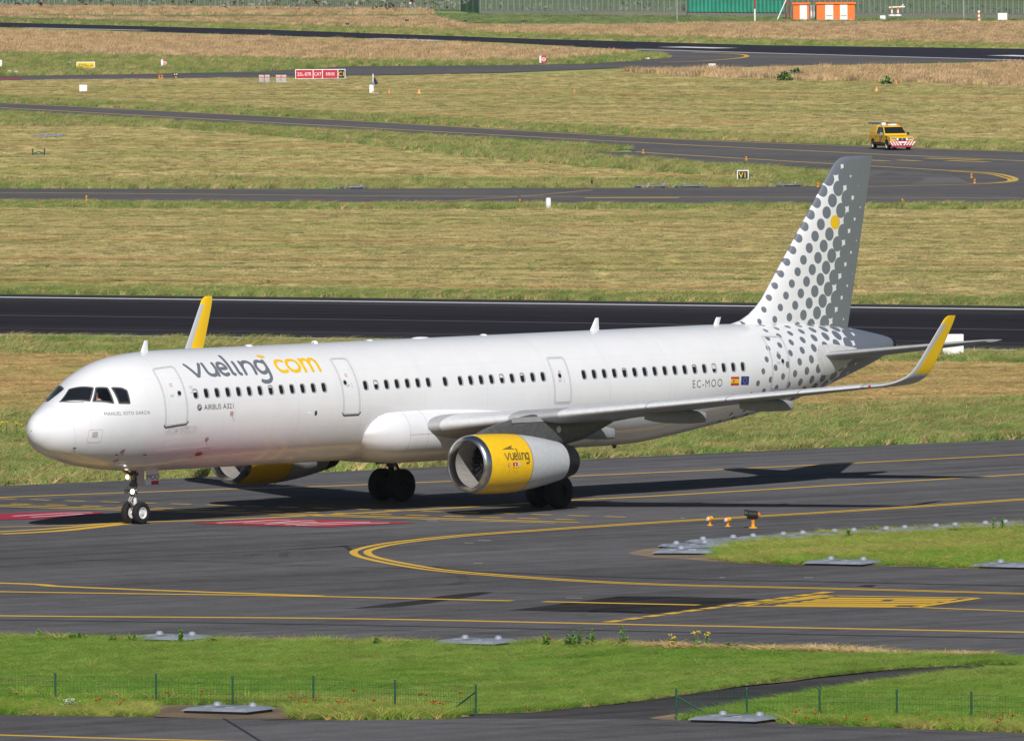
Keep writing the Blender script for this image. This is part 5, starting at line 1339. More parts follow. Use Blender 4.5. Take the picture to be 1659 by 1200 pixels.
light_platform(1128, 888, R(30), 'light platform at the rounded tip of the grass island, behind the lowest one')
light_platform(1111, 897, R(-8), 'lowest light platform right at the tip of the grass island', domes=(-.2,))
light_platform(1366, 914.5, HA, 'light platform on the lower edge of the grass island', L=2.15, domes=(-.62, .55))
light_platform(1636, 919.5, HA, 'light platform at the lower edge of the grass island, cut by the picture border', L=2.15, domes=(-.5, .6))
for i, (x, l_) in enumerate([(569, 'far light platform left of the white marker, beside the second taxiway'), (1059, 'left one of two far light platforms behind the white marker post'), (1117, 'right one of two far light platforms behind the white marker post'), (1272, 'far light platform between the V1 sign and the tail fin')]):
    light_platform(x, E(e_Af, x) - .8, HA, l_, grips=False)
light_platform(80, 222, HA, 'light platform lying in the mown field at far left', grips=False)

# low green wire fences in front of the meadow
def wire_fence(posts, brace, label):
    o = empty('wire_fence', G(*posts[0])); tag(o, label, 'fence')
    P = [G(*p) - G(*posts[0]) for p in posts]
    for p in P:
        b = MB(); b.tube(p - Vector((0, 0, .1)), p + Vector((0, 0, .80)), .029, n=8); b.lathe([(.80, .04), (.83, .03), (.84, .001)], p, 'z', 8); b.build('post', M['green_post'], o)
    a, c = brace; b = MB(); b.tube(P[a] + Vector((0, 0, .62)), P[a] + (P[c] - P[a]).normalized() * .95 + Vector((0, 0, .05)), .024, n=8); b.build('brace', M['green_post'], o)
    for p, q in zip(P, P[1:]):
        L = (q - p).length; d = (q - p) / L; w = MB(); nx = int(L / .10)
        def wire(a_, c_, r_): w.tube(a_, c_, r_, n=3, caps=False)
        for k in range(1, nx): wire(p + d * (L * k / nx), p + d * (L * k / nx) + Vector((0, 0, .74)), .0036)
        for k in range(6): wire(p + Vector((0, 0, .02 + .144 * k)), q + Vector((0, 0, .02 + .144 * k)), .0036)
        s = w.build('wire_mesh', M['green_post'], o, recalc=False); s['kind'] = 'stuff'
wire_fence([(-165, 1130), (-40, 1134), (90, 1138), (253, 1139), (377, 1143), (508, 1143), (640, 1150), (771, 1157)], (7, 6), 'low green wire fence standing left of the broken track')
wire_fence([(1096, 1164), (1210, 1163), (1328, 1163.5), (1453, 1166), (1574, 1170), (1700, 1175), (1830, 1180)], (0, 1), 'low green wire fence standing right of the broken track')

# elevated lamps on the paving
def stub_lamp(px, py, label, h=.34, group='orange elevated taxiway lamps', mat='amber', s=1.0):
    t = thing('taxiway_lamp', label, 'taxiway lamp', px, py, group)
    b = MB(); b.lathe([(0, .16*s), (.03, .16*s), (.05, .06*s), (h*.55, .05*s), (h*.58, .10*s), (h*.66, .11*s)], (0, 0, 0), 'z', 14); b.build('base', M[mat], t)
    b = MB(); b.lathe([(h*.66, .10*s), (h*.85, .11*s), (h*.97, .08*s), (h, .001)], (0, 0, 0), 'z', 14); b.build('lens', M['orange'], t); return t
def guard_lamp(px, py, label):
    t = thing('guard_lamp', label, 'guard lamp', px, py, 'small amber guard lamps by the projector'); t.scale = (.72, .72, .72)
    b = MB(); b.lathe([(0, .15), (.03, .15), (.05, .055), (.18, .05), (.19, .08), (.22, .08)], (0, 0, 0), 'z', 14); b.build('base', M['amber'], t)
    b = MB(); b.tube((.10, .05, .34), (-.08, -.10, .32), .11, .125, n=16); b.build('head', M['amber'], t)
    b = MB(); b.tube((-.081, -.101, .32), (-.12, -.13, .316), .085, .085, n=16); b.build('lens', M['sign_white'], t)
    b = MB(); b.tube((0, 0, .2), (0, 0, .27), .035, n=8); b.build('neck', M['steel'], t)
guard_lamp(1150, 851, 'small amber guard lamp standing leftmost of the three on the taxiway')
guard_lamp(1179, 852.5, 'small amber guard lamp standing in the middle of the three on the taxiway')
t = thing('projector_lamp', 'large black hooded projector lamp with an orange back on an amber foot', 'projector lamp', 1220, 855); t.scale = (.92, .92, .92)
b = MB(); b.lathe([(0, .17), (.03, .17), (.05, .07), (.22, .06), (.30, .09)], (0, 0, 0), 'z', 14); b.build('base', M['amber'], t)
b = MB(); b.tube((.16, .02, .48), (-.20, -.06, .50), .15, .17, n=20); b.build('housing', M['sign_black'], t)
b = MB(); b.tube((.161, .02, .48), (.26, .04, .475), .15, .07, n=20); b.build('back_cap', M['orange'], t)
b = MB(); b.loft([[(-.20 - .14 * k, -.06 - .03 * k, 0) for k in (0,)] and [(-.19 - .13 * k, .17 * math.cos(R(a)) - .06 - .03 * k, .50 + .17 * math.sin(R(a)) + .02) for a in range(-20, 201, 20)] for k in (0, .5, 1)], closed=False); b.build('hood', M['sign_black'], t)
b = MB(); b.tube((0, 0, .25), (0, 0, .38), .05, n=8); b.build('neck', M['orange'], t)
lamp_spots = [(140, 324, 'left end of the second taxiway'), (842, 330, 'the second taxiway just left of the white marker post'), (1042, 248.5, 'the paving tip left of the V1 sign'), (769, 229.5, 'the grass edge of the diagonal taxiway'),
              (1028, 215.5, 'the upper edge of the diagonal taxiway'), (1209, 260, 'the diagonal taxiway above the V1 sign'), (1325, 303, 'the grass tip just left of the tail fin'), (1462, 329.5, 'the second taxiway right of the tail fin'),
              (1574, 288, 'the curved yellow lines, upper one of two'), (1579, 297, 'the curved yellow lines, lower one of two')]
for x, y, w in lamp_spots: stub_lamp(x, y, 'small orange lamp on ' + w, h=.28, s=.62)
for x, y, w in [(258, 127, 'left one of two orange lamps on the exit road'), (262.5, 127, 'right one of two orange lamps on the exit road')]: stub_lamp(x, y, w, h=.3)
t = thing('inset_lamp', 'small black twin lamp on a short post on the exit road', 'twin lamp', 285, 127)
b = MB(); b.tube((0, 0, 0), (0, 0, .22), .06, n=8); b.build('post', M['amber'], t)
b = MB(); b.box((0, 0, .36), (.42, .22, .28)); b.build('housing', M['sign_black'], t, bevel=.03)
for x in (-.1, .1): b = MB(); b.tube((x, -.12, .36), (x, -.14, .36), .06, n=10); b.build('lens', M['sign_white'], t)
t = thing('post_lamp', 'thin dark post lamp at the edge of the second taxiway', 'post lamp', 959, 303.5)
b = MB(); b.tube((0, 0, 0), (0, 0, .25), .03, n=6); b.build('post', M['steel'], t); b = MB(); b.box((0, 0, .36), (.14, .14, .24)); b.build('head', M['sign_black'], t, bevel=.02)

# airfield signs
def sign(px, py, panels, h, label, legs=.18, depth=.30, rz=0.0, frame='sign_white', name='airfield_sign', cat='sign', group=None):
    """panels = [(width, face, text, text material, text size)] from left to right"""
    t = thing(name, label, cat, px, py, group, rz); W = sum(p[0] for p in panels)
    x = -W / 2
    b = MB(); b.box((0, 0, legs + h / 2), (W + .06, depth, h + .06)); b.build('cabinet', M[frame], t, bevel=.015)
    for w, face, txt, tm, ts in panels:
        b = MB(); b.box((x + w / 2, -depth / 2 - .012, legs + h / 2), (w - .07, .02, h - .06)); f = b.build('face', M[face], t)
        if txt: world_text('lettering', txt, ts, M[tm], f, (x + w / 2, -depth / 2 - .030, legs + h / 2 - ts * .35), .92, fit=(w - .07) * .84)
        x += w
    for lx in (-W / 2 + .15, W / 2 - .15):
        b = MB(); b.tube((lx, 0, 0), (lx, 0, legs), .05, n=8); b.build('leg', M['steel'], t)
    return t
k = KM(520, 128)
sign(519, 129.5, [(28.5*k, 'sign_red', '25L-07R', 'sign_white', .44), (15*k, 'sign_red', 'CAT', 'sign_white', .44), (25*k, 'sign_red', 'I/II/III', 'sign_white', .42), (11.5*k, 'sign_black', 'C1', 'sign_yellow', .56)], .80, 'long red runway sign with white letters and a black C1 panel at its right end', legs=.12)
k = KM(1204, 293); sign(1203.5, 295, [(17.5*k, 'sign_black', 'V1', 'sign_yellow', .52)], .56, 'small black sign reading V1 in a white frame on the grass edge')
k = KM(139, 112); sign(139, 113, [(29*k, 'sign_yellow', '2209m→', 'sign_black', .46)], .60, 'orange distance sign reading 2209m with an arrow', legs=.10)
def edge_marker(px, py, wf, ws, h, txt, label):
    k = KM(px, py); t = thing('holding_sign', label, 'sign', px, py, 'white sided red signs along the exit road')
    b = MB(); b.box((-wf * k / 2 - ws * k / 2, 0, h / 2 + .08), (ws * k, .9, h)); b.build('side_panel', M['sign_white'], t)
    b = MB(); b.box((0, -.3, h / 2 + .08), (wf * k, .3, h)); f = b.build('face', M['sign_red'], t)
    b = MB(); b.tube((0, -.46, h / 2 + .08), (0, -.48, h / 2 + .08), h * .28, n=18); r_ = b.build('emblem_ring', M['sign_white'], t)
    b = MB(); b.tube((0, -.481, h / 2 + .08), (0, -.49, h / 2 + .08), h * .19, n=18); b.build('emblem_disc', M['sign_red'], t)
    b = MB(); b.box((0, -.495, h / 2 + .08), (h * .30, .01, h * .08)); b.build('emblem_bar', M['sign_white'], t)
    for x in (-wf * k / 2, wf * k / 2 - .05): b = MB(); b.tube((x, 0, 0), (x, 0, .1), .05, n=6); b.build('leg', M['steel'], t)
edge_marker(267, 109.5, 5, 3.5, .66, '', 'red sign with a white side left of the long runway sign')
edge_marker(881, 103.5, 8, 3, .68, '', 'red sign with a white ring beside the exit road at centre')
def white_box(px, py, wpx, hpx, label, d=.5, name='marker_board', cat='marker board', legs=True, group=None):
    k = KM(px, py); t = thing(name, label, cat, px, py, group); w, h = wpx * k, hpx * k
    b = MB(); b.box((0, 0, h / 2 + .06), (w, d, h)); b.build('board', M['sign_white'], t, bevel=.02)
    for x in (-w * .35, w * .35): b = MB(); b.box((x, 0, .04), (.08, d * .8, .09)); b.build('foot', M['steel'], t)
    b = MB(); b.box((0, -d / 2 - .01, h * .5 + .06), (w * .86, .012, h * .84)); b.build('front_panel', M['sign_white'], t)
    return t
white_box(135, 149.5, 12.5, 10.5, 'square white marker board standing alone in the left mown field')
white_box(0.5, 110.5, 6, 12, 'white marker board cut by the left picture border')
white_box(1153.5, 110, 12, 5.5, 'small white box in the dry grass by the far runway junction')
white_box(1544, 576.5, 34, 33, 'big white runway board behind the near yellow wing tip', d=.7, name='runway_board')
k = KM(888, 339); t = thing('marker_post', 'white upright marker post beside the second taxiway', 'marker post', 888.5, 339)
b = MB(); b.lathe([(0, .16), (.62, .16), (.69, .13), (.70, .001)], (0, 0, 0), 'z', 18); b.build('post', M['sign_white'], t); b = MB(); b.lathe([(0, .22), (.05, .22), (.06, .165)], (0, 0, 0), 'z', 18); b.build('foot', M['steel'], t)
# runway guard lights, two pairs with red tops
for i, (x, w) in enumerate([(423.5, 'leftmost'), (433, 'second from left'), (451, 'third from left'), (460, 'rightmost')]):
    k = KM(x, 135); t = thing('runway_guard_light', '%s of the four grey striped runway guard lights' % w, 'guard light', x, 134.5, 'runway guard lights left of the runway sign')
    b = MB(); b.box((0, 0, .20), (8*k, .3, .40)); b.build('cabinet', M['steel'], t)
    b = MB(); b.box((0, 0, .56), (8*k, .26, .32)); b.build('lamp_box', M['sign_white'], t)
    for z in (.47, .60): b = MB(); b.box((0, -.14, z), (8*k, .02, .07)); b.build('stripe', M['red'], t)
    b = MB(); b.box((0, 0, .75), (8.6*k, .30, .07)); b.build('hood', M['sign_black'], t)
# weather mast with cabinet and solar panel
t = thing('weather_station', 'white cabinet with a thin mast and a tilted solar panel in the grass', 'weather station', 603, 152); k = KM(603, 152)
b = MB(); b.box((-1*k, 0, 8*k), (7*k, .5, 13*k)); b.build('cabinet', M['sign_white'], t, bevel=.02)
b = MB(); b.tube((1.5*k, 0, 0), (1.5*k, 0, 32*k), .05, n=8); b.build('mast', M['sign_white'], t)
b = MB(); b.box((5*k, .1, 20*k), (5*k, .05, 11*k), rot=Matrix.Rotation(R(-28), 3, 'Y')); b.build('solar_panel', M['solar'], t)
b = MB(); b.lathe([(-.14, .01), (-.10, .12), (0, .16), (.1, .12), (.14, .01)], (1.2*k, -.2, 17*k), 'z', 12); b.build('sensor', M['dome'], t)
b = MB(); b.box((3*k, 0, .05), (15*k, 1.2, .10)); b.build('slab', M['concrete'], t); b = MB(); b.tube((1*k, -.3, .1), (1*k, -.3, 4*k), .06, n=6); b.build('marker_stub', M['orange'], t)
# orange pyramid markers and stakes in the grass
for x, y, w, st in [(630.5, 152.5, 'thin orange marker beside the weather station', 1), (679, 152.5, 'orange pyramid marker right of the weather station', 0), (930.5, 152, 'thin orange marker alone in the middle of the field', 1), (1420, 149, 'orange pyramid marker below the dry grass at right', 0), (1452, 137, 'thin orange stake in the dry grass at right', 1)]:
    k = KM(x, y); t = thing('grass_marker', w, 'marker', x, y, 'orange markers in the grass')
    wd, h = (2.6*k, 10*k) if st else (5.5*k, 9*k)
    b = MB(); b.add([(-wd/2, -wd/2, 0), (wd/2, -wd/2, 0), (wd/2, wd/2, 0), (-wd/2, wd/2, 0), (0, 0, h)], [(0, 1, 4), (1, 2, 4), (2, 3, 4), (3, 0, 4), (3, 2, 1, 0)]); b.build('panel', M['orange'], t)
# small approach lamps standing in the far grass
for x, y, w in [(563, 45.5, 'dark far lamp on two legs, leftmost of a row of four'), (659, 39.5, 'dark far lamp, second of a row of four'), (754, 40.5, 'dark far lamp, third of a row of four'), (848, 41, 'dark far lamp, rightmost of a row of four')]:
    k = KM(x, y); t = thing('approach_lamp', w, 'approach lamp', x, y, 'approach lamps beyond the far runway')
    b = MB(); b.box((0, 0, 6.5*k), (6*k, .3, 2.4*k)); b.build('head', M['dark_metal'], t, bevel=.02)
    for s in (-1.6, 1.6): b = MB(); b.tube((s*k, 0, 0), (s*k, 0, 6*k), .05, n=6); b.build('leg', M['steel'], t)
# low stones and lumps in the left field
t = thing('manhole_frame', 'dark green tubular guard frame in the left mown field', 'guard frame', 62.5, 253); k = KM(62, 253)
b = MB(); w, h = 19*k, 12*k
for y in (-.5, .5):
    for x in (-w/2, w/2): b.tube((x, y, 0), (x, y, h), .035, n=6)
    b.tube((-w/2, y, .15), (w/2, y, .15), .03, n=6); b.tube((-w/2, y, .15), (0, y, h*.62), .025, n=6); b.tube((0, y, h*.62), (w/2, y, .15), .025, n=6)
b.tube((-w/2, -.5, h*.5), (-w/2, .5, h*.5), .03, n=6); b.tube((w/2, -.5, h*.5), (w/2, .5, h*.5), .03, n=6); b.build('frame', M['green_post'], t)
t = thing('wind_gauge', 'dark low instrument on a stand beside the orange distance sign', 'instrument', 113, 108.5); k = KM(113, 108)
b = MB(); b.box((-1*k, 0, 3.6*k), (9*k, .5, 1.6*k)); b.build('beam', M['dark_metal'], t); b = MB(); b.tube((0, 0, 0), (0, 0, 8*k), .09, n=8); b.build('post', M['dark_metal'], t); b = MB(); b.box((0, 0, 7*k), (3*k, .3, 2*k), rot=Matrix.Rotation(R(30), 3, 'Y')); b.build('head', M['steel'], t)
for x, y, w in [(15, 119, 'left cluster'), (26, 119.5, 'right cluster')]:
    t = thing('white_lamp', 'low white lamp of the %s at far left by the exit road' % w, 'lamp', x, y, 'white lamps at far left'); b = MB(); b.lathe([(0, .25), (.1, .25), (.22, .2), (.3, .001)], (0, 0, 0), 'z', 12); b.build('dome', M['sign_white'], t); b = MB(); b.box((.28, 0, .08), (.3, .3, .15)); b.build('foot', M['sign_white'], t)
t = thing('drain_cover', 'white low blocks on the grass tip of the exit junction', 'block', 1047, 96); k = KM(1047, 96)
for x, w_ in ((-2.5, 5), (3, 4)): b = MB(); b.box((x*k, 0, 1.1*k), (w_*k, .8, 2.2*k)); b.build('block', M['sign_white'], t, bevel=.03)

# ------------------------------------------------------------------ yellow airport pickup
tr = thing('pickup_truck', 'yellow airport pickup with a striped red and white bumper and roof beacons', 'pickup truck', 1444, 242.5, rz=R(-90 + 17)); tr.scale = (.95, .95, .95)
# local axes: x forward, y to its left, z up
def body_prof(): return [(-2.62, .52), (-2.62, 1.02), (-2.52, 1.10), (.95, 1.12), (1.25, 1.13), (2.32, 1.02), (2.52, .92), (2.58, .60), (2.50, .42),
     (2.10, .40), (2.08, .52), (1.98, .70), (1.80, .80), (1.60, .82), (1.40, .80), (1.22, .70), (1.12, .52), (1.10, .40), (-1.15, .40), (-1.17, .52), (-1.27, .70), (-1.45, .80), (-1.65, .82), (-1.85, .80), (-2.03, .70), (-2.13, .52), (-2.15, .44)]
b = MB(); b.prism(body_prof(), -.92, .92, 'y'); body = b.build('body', M['truck_yellow'], tr, bevel=.06, segs=3)
b = MB()                                                        # cab with tumblehome
def cabring(z, inset, xf, xr): return [(xf, -.90 + inset, z), (xf, .90 - inset, z), (xr, .90 - inset, z), (xr, -.90 + inset, z)]
b.loft([cabring(1.10, 0, 1.18, -1.02), cabring(1.22, .02, 1.05, -1.02), cabring(1.70, .16, .36, -1.02), cabring(1.77, .22, .24, -1.02)], smooth=False); b.build('cab', M['truck_yellow'], tr, bevel=.05)
b = MB(); b.loft([cabring(1.06, .0, -.99, -2.58), cabring(1.30, .02, -.99, -2.55), cabring(1.74, .14, -.99, -2.36), cabring(1.81, .20, -.99, -2.30)], smooth=False); b.build('hard_top', M['truck_yellow'], tr, bevel=.06)
def quad(name, pts, mat, parent, th=.012):
    c = [Vector(p) for p in pts]; n = (c[1] - c[0]).cross(c[2] - c[0]).normalized()
    if n.dot(sum(c, Vector()) / len(c) - Vector((-.5, 0, 1.2))) < 0: n = -n
    b = MB(); k_ = len(c); b.add([p + n * .004 for p in c] + [p + n * (.004 + th) for p in c], [tuple(range(k_)), tuple(range(2*k_-1, k_-1, -1))] + [(i, (i+1) % k_, k_ + (i+1) % k_, k_ + i) for i in range(k_)]); return b.build(name, mat, parent)
quad('windscreen', [(1.03, -.82, 1.22), (1.03, .82, 1.22), (.38, .70, 1.69), (.38, -.70, 1.69)], M['glass'], tr)
for s in (-1, 1):
    quad('front_window', [(.86, s*.876, 1.20), (.05, s*.876, 1.20), (.05, s*.748, 1.68), (.32, s*.748, 1.68)], M['glass'], tr)
    quad('rear_window', [(-.02, s*.876, 1.20), (-.80, s*.876, 1.20), (-.72, s*.748, 1.68), (-.02, s*.748, 1.68)], M['glass'], tr)
    b = MB(); b.box((-.3, s*.924, .52), (2.2, .01, .20)); b.build('lower_panel', M['truck_lower'], tr)
    b = MB(); b.box((-.02, s*.925, .50), (2.5, .10, .10)); b.build('side_step', M['black'], tr)
    for x in (.92, .0, -1.0): b = MB(); b.box((x, s*.923, .88), (.018, .01, .52)); b.build('door_gap', M['dark_seal'], tr)
    for x in (.14, -.82): b = MB(); b.box((x, s*.935, 1.0), (.18, .03, .04)); b.build('door_handle', M['sign_black'], tr)
    b = MB(); b.box((.78, s*1.05, 1.20), (.10, .22, .22)); b.build('mirror', M['dome'] if s < 0 else M['sign_black'], tr, bevel=.03)
    b = MB(); b.box((2.40, s*.68, .88), (.30, .36, .16)); b.build('headlight', M['dome'], tr, bevel=.04)
    for x in (1.60, -1.65):
        w = empty('wheel'); w.parent = tr; c = (x, s*.80, .385)
        q = MB(); q.lathe([(-.12, .22), (-.13, .33), (-.09, .38), (.09, .38), (.13, .33), (.12, .22)], c, 'y', 28); q.build('tyre', M['black'], w)
        q = MB(); q.lathe([(s*.02, .001), (s*.09, .05), (s*.06, .10), (s*.08, .19), (s*.12, .23)], c, 'y', 20); q.build('rim', M['rim'], w)
        q = MB(); q.prism([(x + .46*math.cos(R(a)), .40 + .46*math.sin(R(a))) for a in range(0, 181, 15)], s*.60, s*.905, 'y'); q.build('wheel_arch', M['black'], tr)
b = MB(); b.box((2.55, 0, .80), (.10, 1.0, .22)); b.build('grille', M['sign_black'], tr, bevel=.02)
b = MB(); b.tube((2.60, 0, .82), (2.615, 0, .82), .08, n=14); b.build('badge', M['dome'], tr)
for y in (-.38, .36): b = MB(); b.tube((2.60, y, .82), (2.63, y, .82), .09, n=14); b.build('spot_lamp', M['lamp_warm'] if False else M['sign_white'], tr)
bump = MB(); bump.box((2.58, 0, .52), (.22, 1.86, .40)); bo = bump.build('bumper', M['line_red'] if False else M['sign_red'], tr, bevel=.05)
for i in range(-6, 7):                                          # white diagonals, mirrored about the middle
    if i == 0: continue
    if abs(i) > 4: continue
    y = i * .215; sl = -.12 * (1 if i > 0 else -1)
    q = MB(); q.add([(2.694, y - .055 + sl, .36), (2.694, y + .055 + sl, .36), (2.694, y + .055 - sl, .68), (2.694, y - .055 - sl, .68)], [(0, 1, 2, 3)]); q.build('stripe', M['sign_white'], bo)
b = MB(); b.box((2.705, 0, .60), (.012, .52, .12)); b.build('number_plate', M['sign_white'], bo)
b = MB(); b.box((2.56, 0, .28), (.16, 1.6, .10)); b.build('skid_plate', M['sign_red'], tr)
b = MB(); b.box((.02, .05, 1.86), (.26, .70, .12)); b.build('beacon_bar', M['sign_white'], tr, bevel=.03)
for y in (-.42, .50): b = MB(); b.lathe([(1.78, .07), (1.90, .07), (1.94, .001)], (.1, y, 0), 'z', 10); b.build('beacon', M['orange'], tr)
b = MB(); b.box((-.78, -.36, 1.90), (.30, .32, .22)); b.build('loudspeaker', M['sign_white'], tr, bevel=.03)
b = MB(); b.box((-.98, -.05, 1.88), (.12, .5, .20)); b.build('antenna_box', M['sign_black'], tr)
b = MB(); b.box((-2.72, 0, 1.93), (1.05, 1.44, .05), rot=Matrix.Rotation(R(4), 3, 'Y')); b.build('raised_tailgate_window', M['glass'], tr)
b = MB(); b.tube((-.6, .3, 1.8), (-.7, .3, 2.3), .01, n=5); b.build('antenna', M['sign_black'], tr)
b = MB(); b.box((0, 0, .36), (4.4, 1.2, .16)); b.build('chassis', M['black'], tr)
b = MB(); b.box((1.55, -.92, .98), (.30, .012, .14)); b.build('door_emblem', M['sign_black'], tr)

# ------------------------------------------------------------------ the far boundary
def wall_between(name, a, c, h, th, mat, parent, base=0.0, z0=0.0):
    A = G(*a) - base; C = G(*c) - base; d = (C - A); L = d.length; d = d / L; n = Vector((-d.y, d.x, 0)) * th
    b = MB(); b.add([A + Vector((0, 0, z0)), C + Vector((0, 0, z0)), C + n + Vector((0, 0, z0)), A + n + Vector((0, 0, z0)), A + Vector((0, 0, h)), C + Vector((0, 0, h)), C + n + Vector((0, 0, h)), A + n + Vector((0, 0, h))],
                    [(0, 1, 5, 4), (1, 2, 6, 5), (2, 3, 7, 6), (3, 0, 4, 7), (4, 5, 6, 7), (3, 2, 1, 0)]); return b.build(name, mat, parent)
def fy(x): return float(np.interp(x, [-520, 0, 400, 745, 760, 1110, 1659, 2180], [9, 11.5, 14, 17.5, 24, 26, 30, 34]))
def boundary(x0, x1, h, label, sheet_mat=None, step=9.0, bar=.32, wall=False, top_rail=True):
    o = empty('boundary_fence', G(x0, fy(x0))); tag(o, label, 'fence'); base = G(x0, fy(x0))
    n = max(1, int(round((x1 - x0) / step))); z0 = .47 if wall else 0.0
    for i in range(n + 1):
        x = x0 + (x1 - x0) * i / n; p = G(x, fy(x)) - base
        b = MB(); b.box(p + Vector((0, 0, (z0 + h) / 2 + .05)), (.12, .12, h - z0 + .1)); b.build('post', M['fence_wire'] if sheet_mat is None else M['green_post'], o)
    w = MB(); A = G(x0, fy(x0)) - base; C = G(x1, fy(x1)) - base; L = (C - A).length; d = (C - A) / L
    if sheet_mat is None:
        k = int(L / bar)
        for i in range(k): 
            p = A + d * (L * (i + .5) / k); w.box(p + Vector((0, .05, (z0 + h) / 2)), (.055, .03, h - z0))
        for z in (z0 + .15, (z0 + h) / 2, h - .1): w.tube(A + Vector((0, .05, z)), C + Vector((0, .05, z)), .035, n=4, caps=False)
        s = w.build('bar_mesh', M['fence_wire'], o, recalc=False); s['kind'] = 'stuff'
    else:
        k = int(L / .30); vs = []
        for i in range(k + 1):
            p = A + d * (L * i / k) + Vector((0, -.06 - (.14 if i % 2 else 0), 0)); vs += [p + Vector((0, 0, z0)), p + Vector((0, 0, h))]
        w.add(vs, [(2*i, 2*i+2, 2*i+3, 2*i+1) for i in range(k)]); w.build('corrugated_sheet', sheet_mat, o)
    if wall: wall_between('plinth_wall', (x0, fy(x0)), (x1, fy(x1)), .47, .3, M['concrete_dark'], o, base)
M['concrete_dark'] = plain('weathered_concrete', (0.20, 0.19, 0.18), .9, wear=.25)
M['teal_dark'] = plain('dark_teal_sheet', (0.015, 0.11, 0.10), .55, wear=.25)
M['netting'] = plain('green_netting', (0.10, 0.20, 0.15), .7, wear=.3)
boundary(-520, -2, 2.7, 'far green netted fence beyond the left picture border', M['netting'])
boundary(0, 68, 2.7, 'far green netted fence at the left end of the horizon', M['netting'])
boundary(70, 745, 2.7, 'long far see-through bar fence left of the dark teal panels')
boundary(747, 776, 1.8, 'short dark teal sheet fence between the two bar fences', M['teal_dark'])
boundary(778, 1112, 1.72, 'far bar fence on a grey plinth right of the teal panels', wall=True, bar=.22)
boundary(1114, 1272, 1.85, 'bright green corrugated fence on a grey plinth', M['teal'], wall=True)
boundary(1274, 1659, 1.92, 'far bar fence on a grey plinth behind the orange striped hut', wall=True, bar=.24)
boundary(1662, 2180, 1.92, 'far bar fence beyond the right picture border', wall=True, bar=.24)
# dark bushes behind the fence
def hedge(x0, x1, dy, h, label, seed, kind='far'):
    r = random.Random(seed); o = MB(); A, C = G(x0, fy(x0) - dy), G(x1, fy(x1) - dy); L = (C - A).length
    n = int(L * 4)
    for i in range(n):
        t_ = r.random(); p = A.lerp(C, t_); hh = h * (.65 + .5 * (math.sin(t_ * L * .11 + seed) * .5 + .5) * (.6 + .4 * math.sin(t_ * L * .31)))
        z = hh * math.sqrt(r.random()); q = p + Vector((0, r.uniform(0, 2.5), z)); s = r.uniform(.25, .6)
        a = [Vector((r.uniform(-1, 1), r.uniform(-1, 1), r.uniform(-1, 1))).normalized() * s for _ in range(3)]
        o.add([q + a[0], q + a[1], q + a[2], q - a[0] * .7], [(0, 1, 2), (1, 2, 3)])
    ob = o.build('hedge', M['bush_' + kind], None, recalc=False); tag(ob, label, 'hedge', kind='stuff')
for nm, c in (('far', (.15, .20, .11)), ('grey', (.21, .215, .18)), ('near', (.24, .34, .12)), ('teal', (.11, .16, .10))):
    t_ = NT('bush_' + nm); n_ = t_.noise(t_.pos(0, .6, .6, 1.2), 1.0, 3); t_.link(t_.mix(t_.ramp(n_, .3, .7), tuple(k * .6 for k in c), tuple(min(1, k * 1.35) for k in c)), t_.b.inputs['Base Color']); t_.b.inputs['Roughness'].default_value = .9; t_.b.inputs['Specular IOR Level'].default_value = .1; M['bush_' + nm] = t_.m
hedge(-520, 760, 1.8, 2.3, 'greyish scrub seen through the left part of the far fence', 3, 'grey')
hedge(760, 1280, 1.6, 1.45, 'dark scrub behind the middle part of the far fence', 4, 'far')
hedge(1270, 2180, 1.6, 1.5, 'dark green scrub behind the right part of the far fence', 5, 'teal')

# orange and white striped huts
def hut(px0, px1, py, hpx, label, bands):
    k = KM(px0, py); w = (px1 - px0) * k; h = hpx * k; t = thing('striped_hut', label, 'hut', (px0 + px1) / 2, py, 'orange and white huts by the far fence')
    x = -w / 2; tot = sum(bands)
    for i, s in enumerate(bands):
        ww = w * s / tot; b = MB(); b.box((x + ww / 2, 1.6, h / 2), (ww - .004, 3.2, h)); b.build('wall_panel', M['hut_orange'] if i % 2 == 0 else M['sign_white'], t); x += ww
    b = MB(); b.box((0, 1.6, h + .10), (w + .25, 3.5, .20)); b.build('roof', M['hut_orange'], t)
    for i in (1, 2):
        if len(bands) > 3: b = MB(); b.box((-w / 2 + w * (sum(bands[:2*i-1]) + bands[2*i-1] * .5) / tot, -.02, h * .30), (w * bands[2*i-1] / tot * .8, .04, .10)); b.build('vent', M['steel'], t)
    b = MB(); b.box((0, 1.6, .05), (w + .1, 3.3, .1)); b.build('plinth', M['concrete'], t); return t
hut(1285, 1311, 33.5, 26, 'smaller orange and white striped hut beside the lattice mast', [11, 12, 3.5])
hut(1323, 1385, 33.5, 26.5, 'longer orange and white striped hut right of the small one', [14, 13, 11, 12, 12])
t = thing('cable_cabinet', 'narrow grey cabinet between the two striped huts', 'cabinet', 1317, 33); k = KM(1317, 33)
for x in (-2.5, 2.5): b = MB(); b.box((x*k, .5, 12*k), (3.6*k, .8, 24*k)); b.build('cabinet', M['steel'], t); b = MB(); b.box((x*k, .06, 10*k), (2.2*k, .02, 9*k)); b.build('door', M['sign_white'], t)
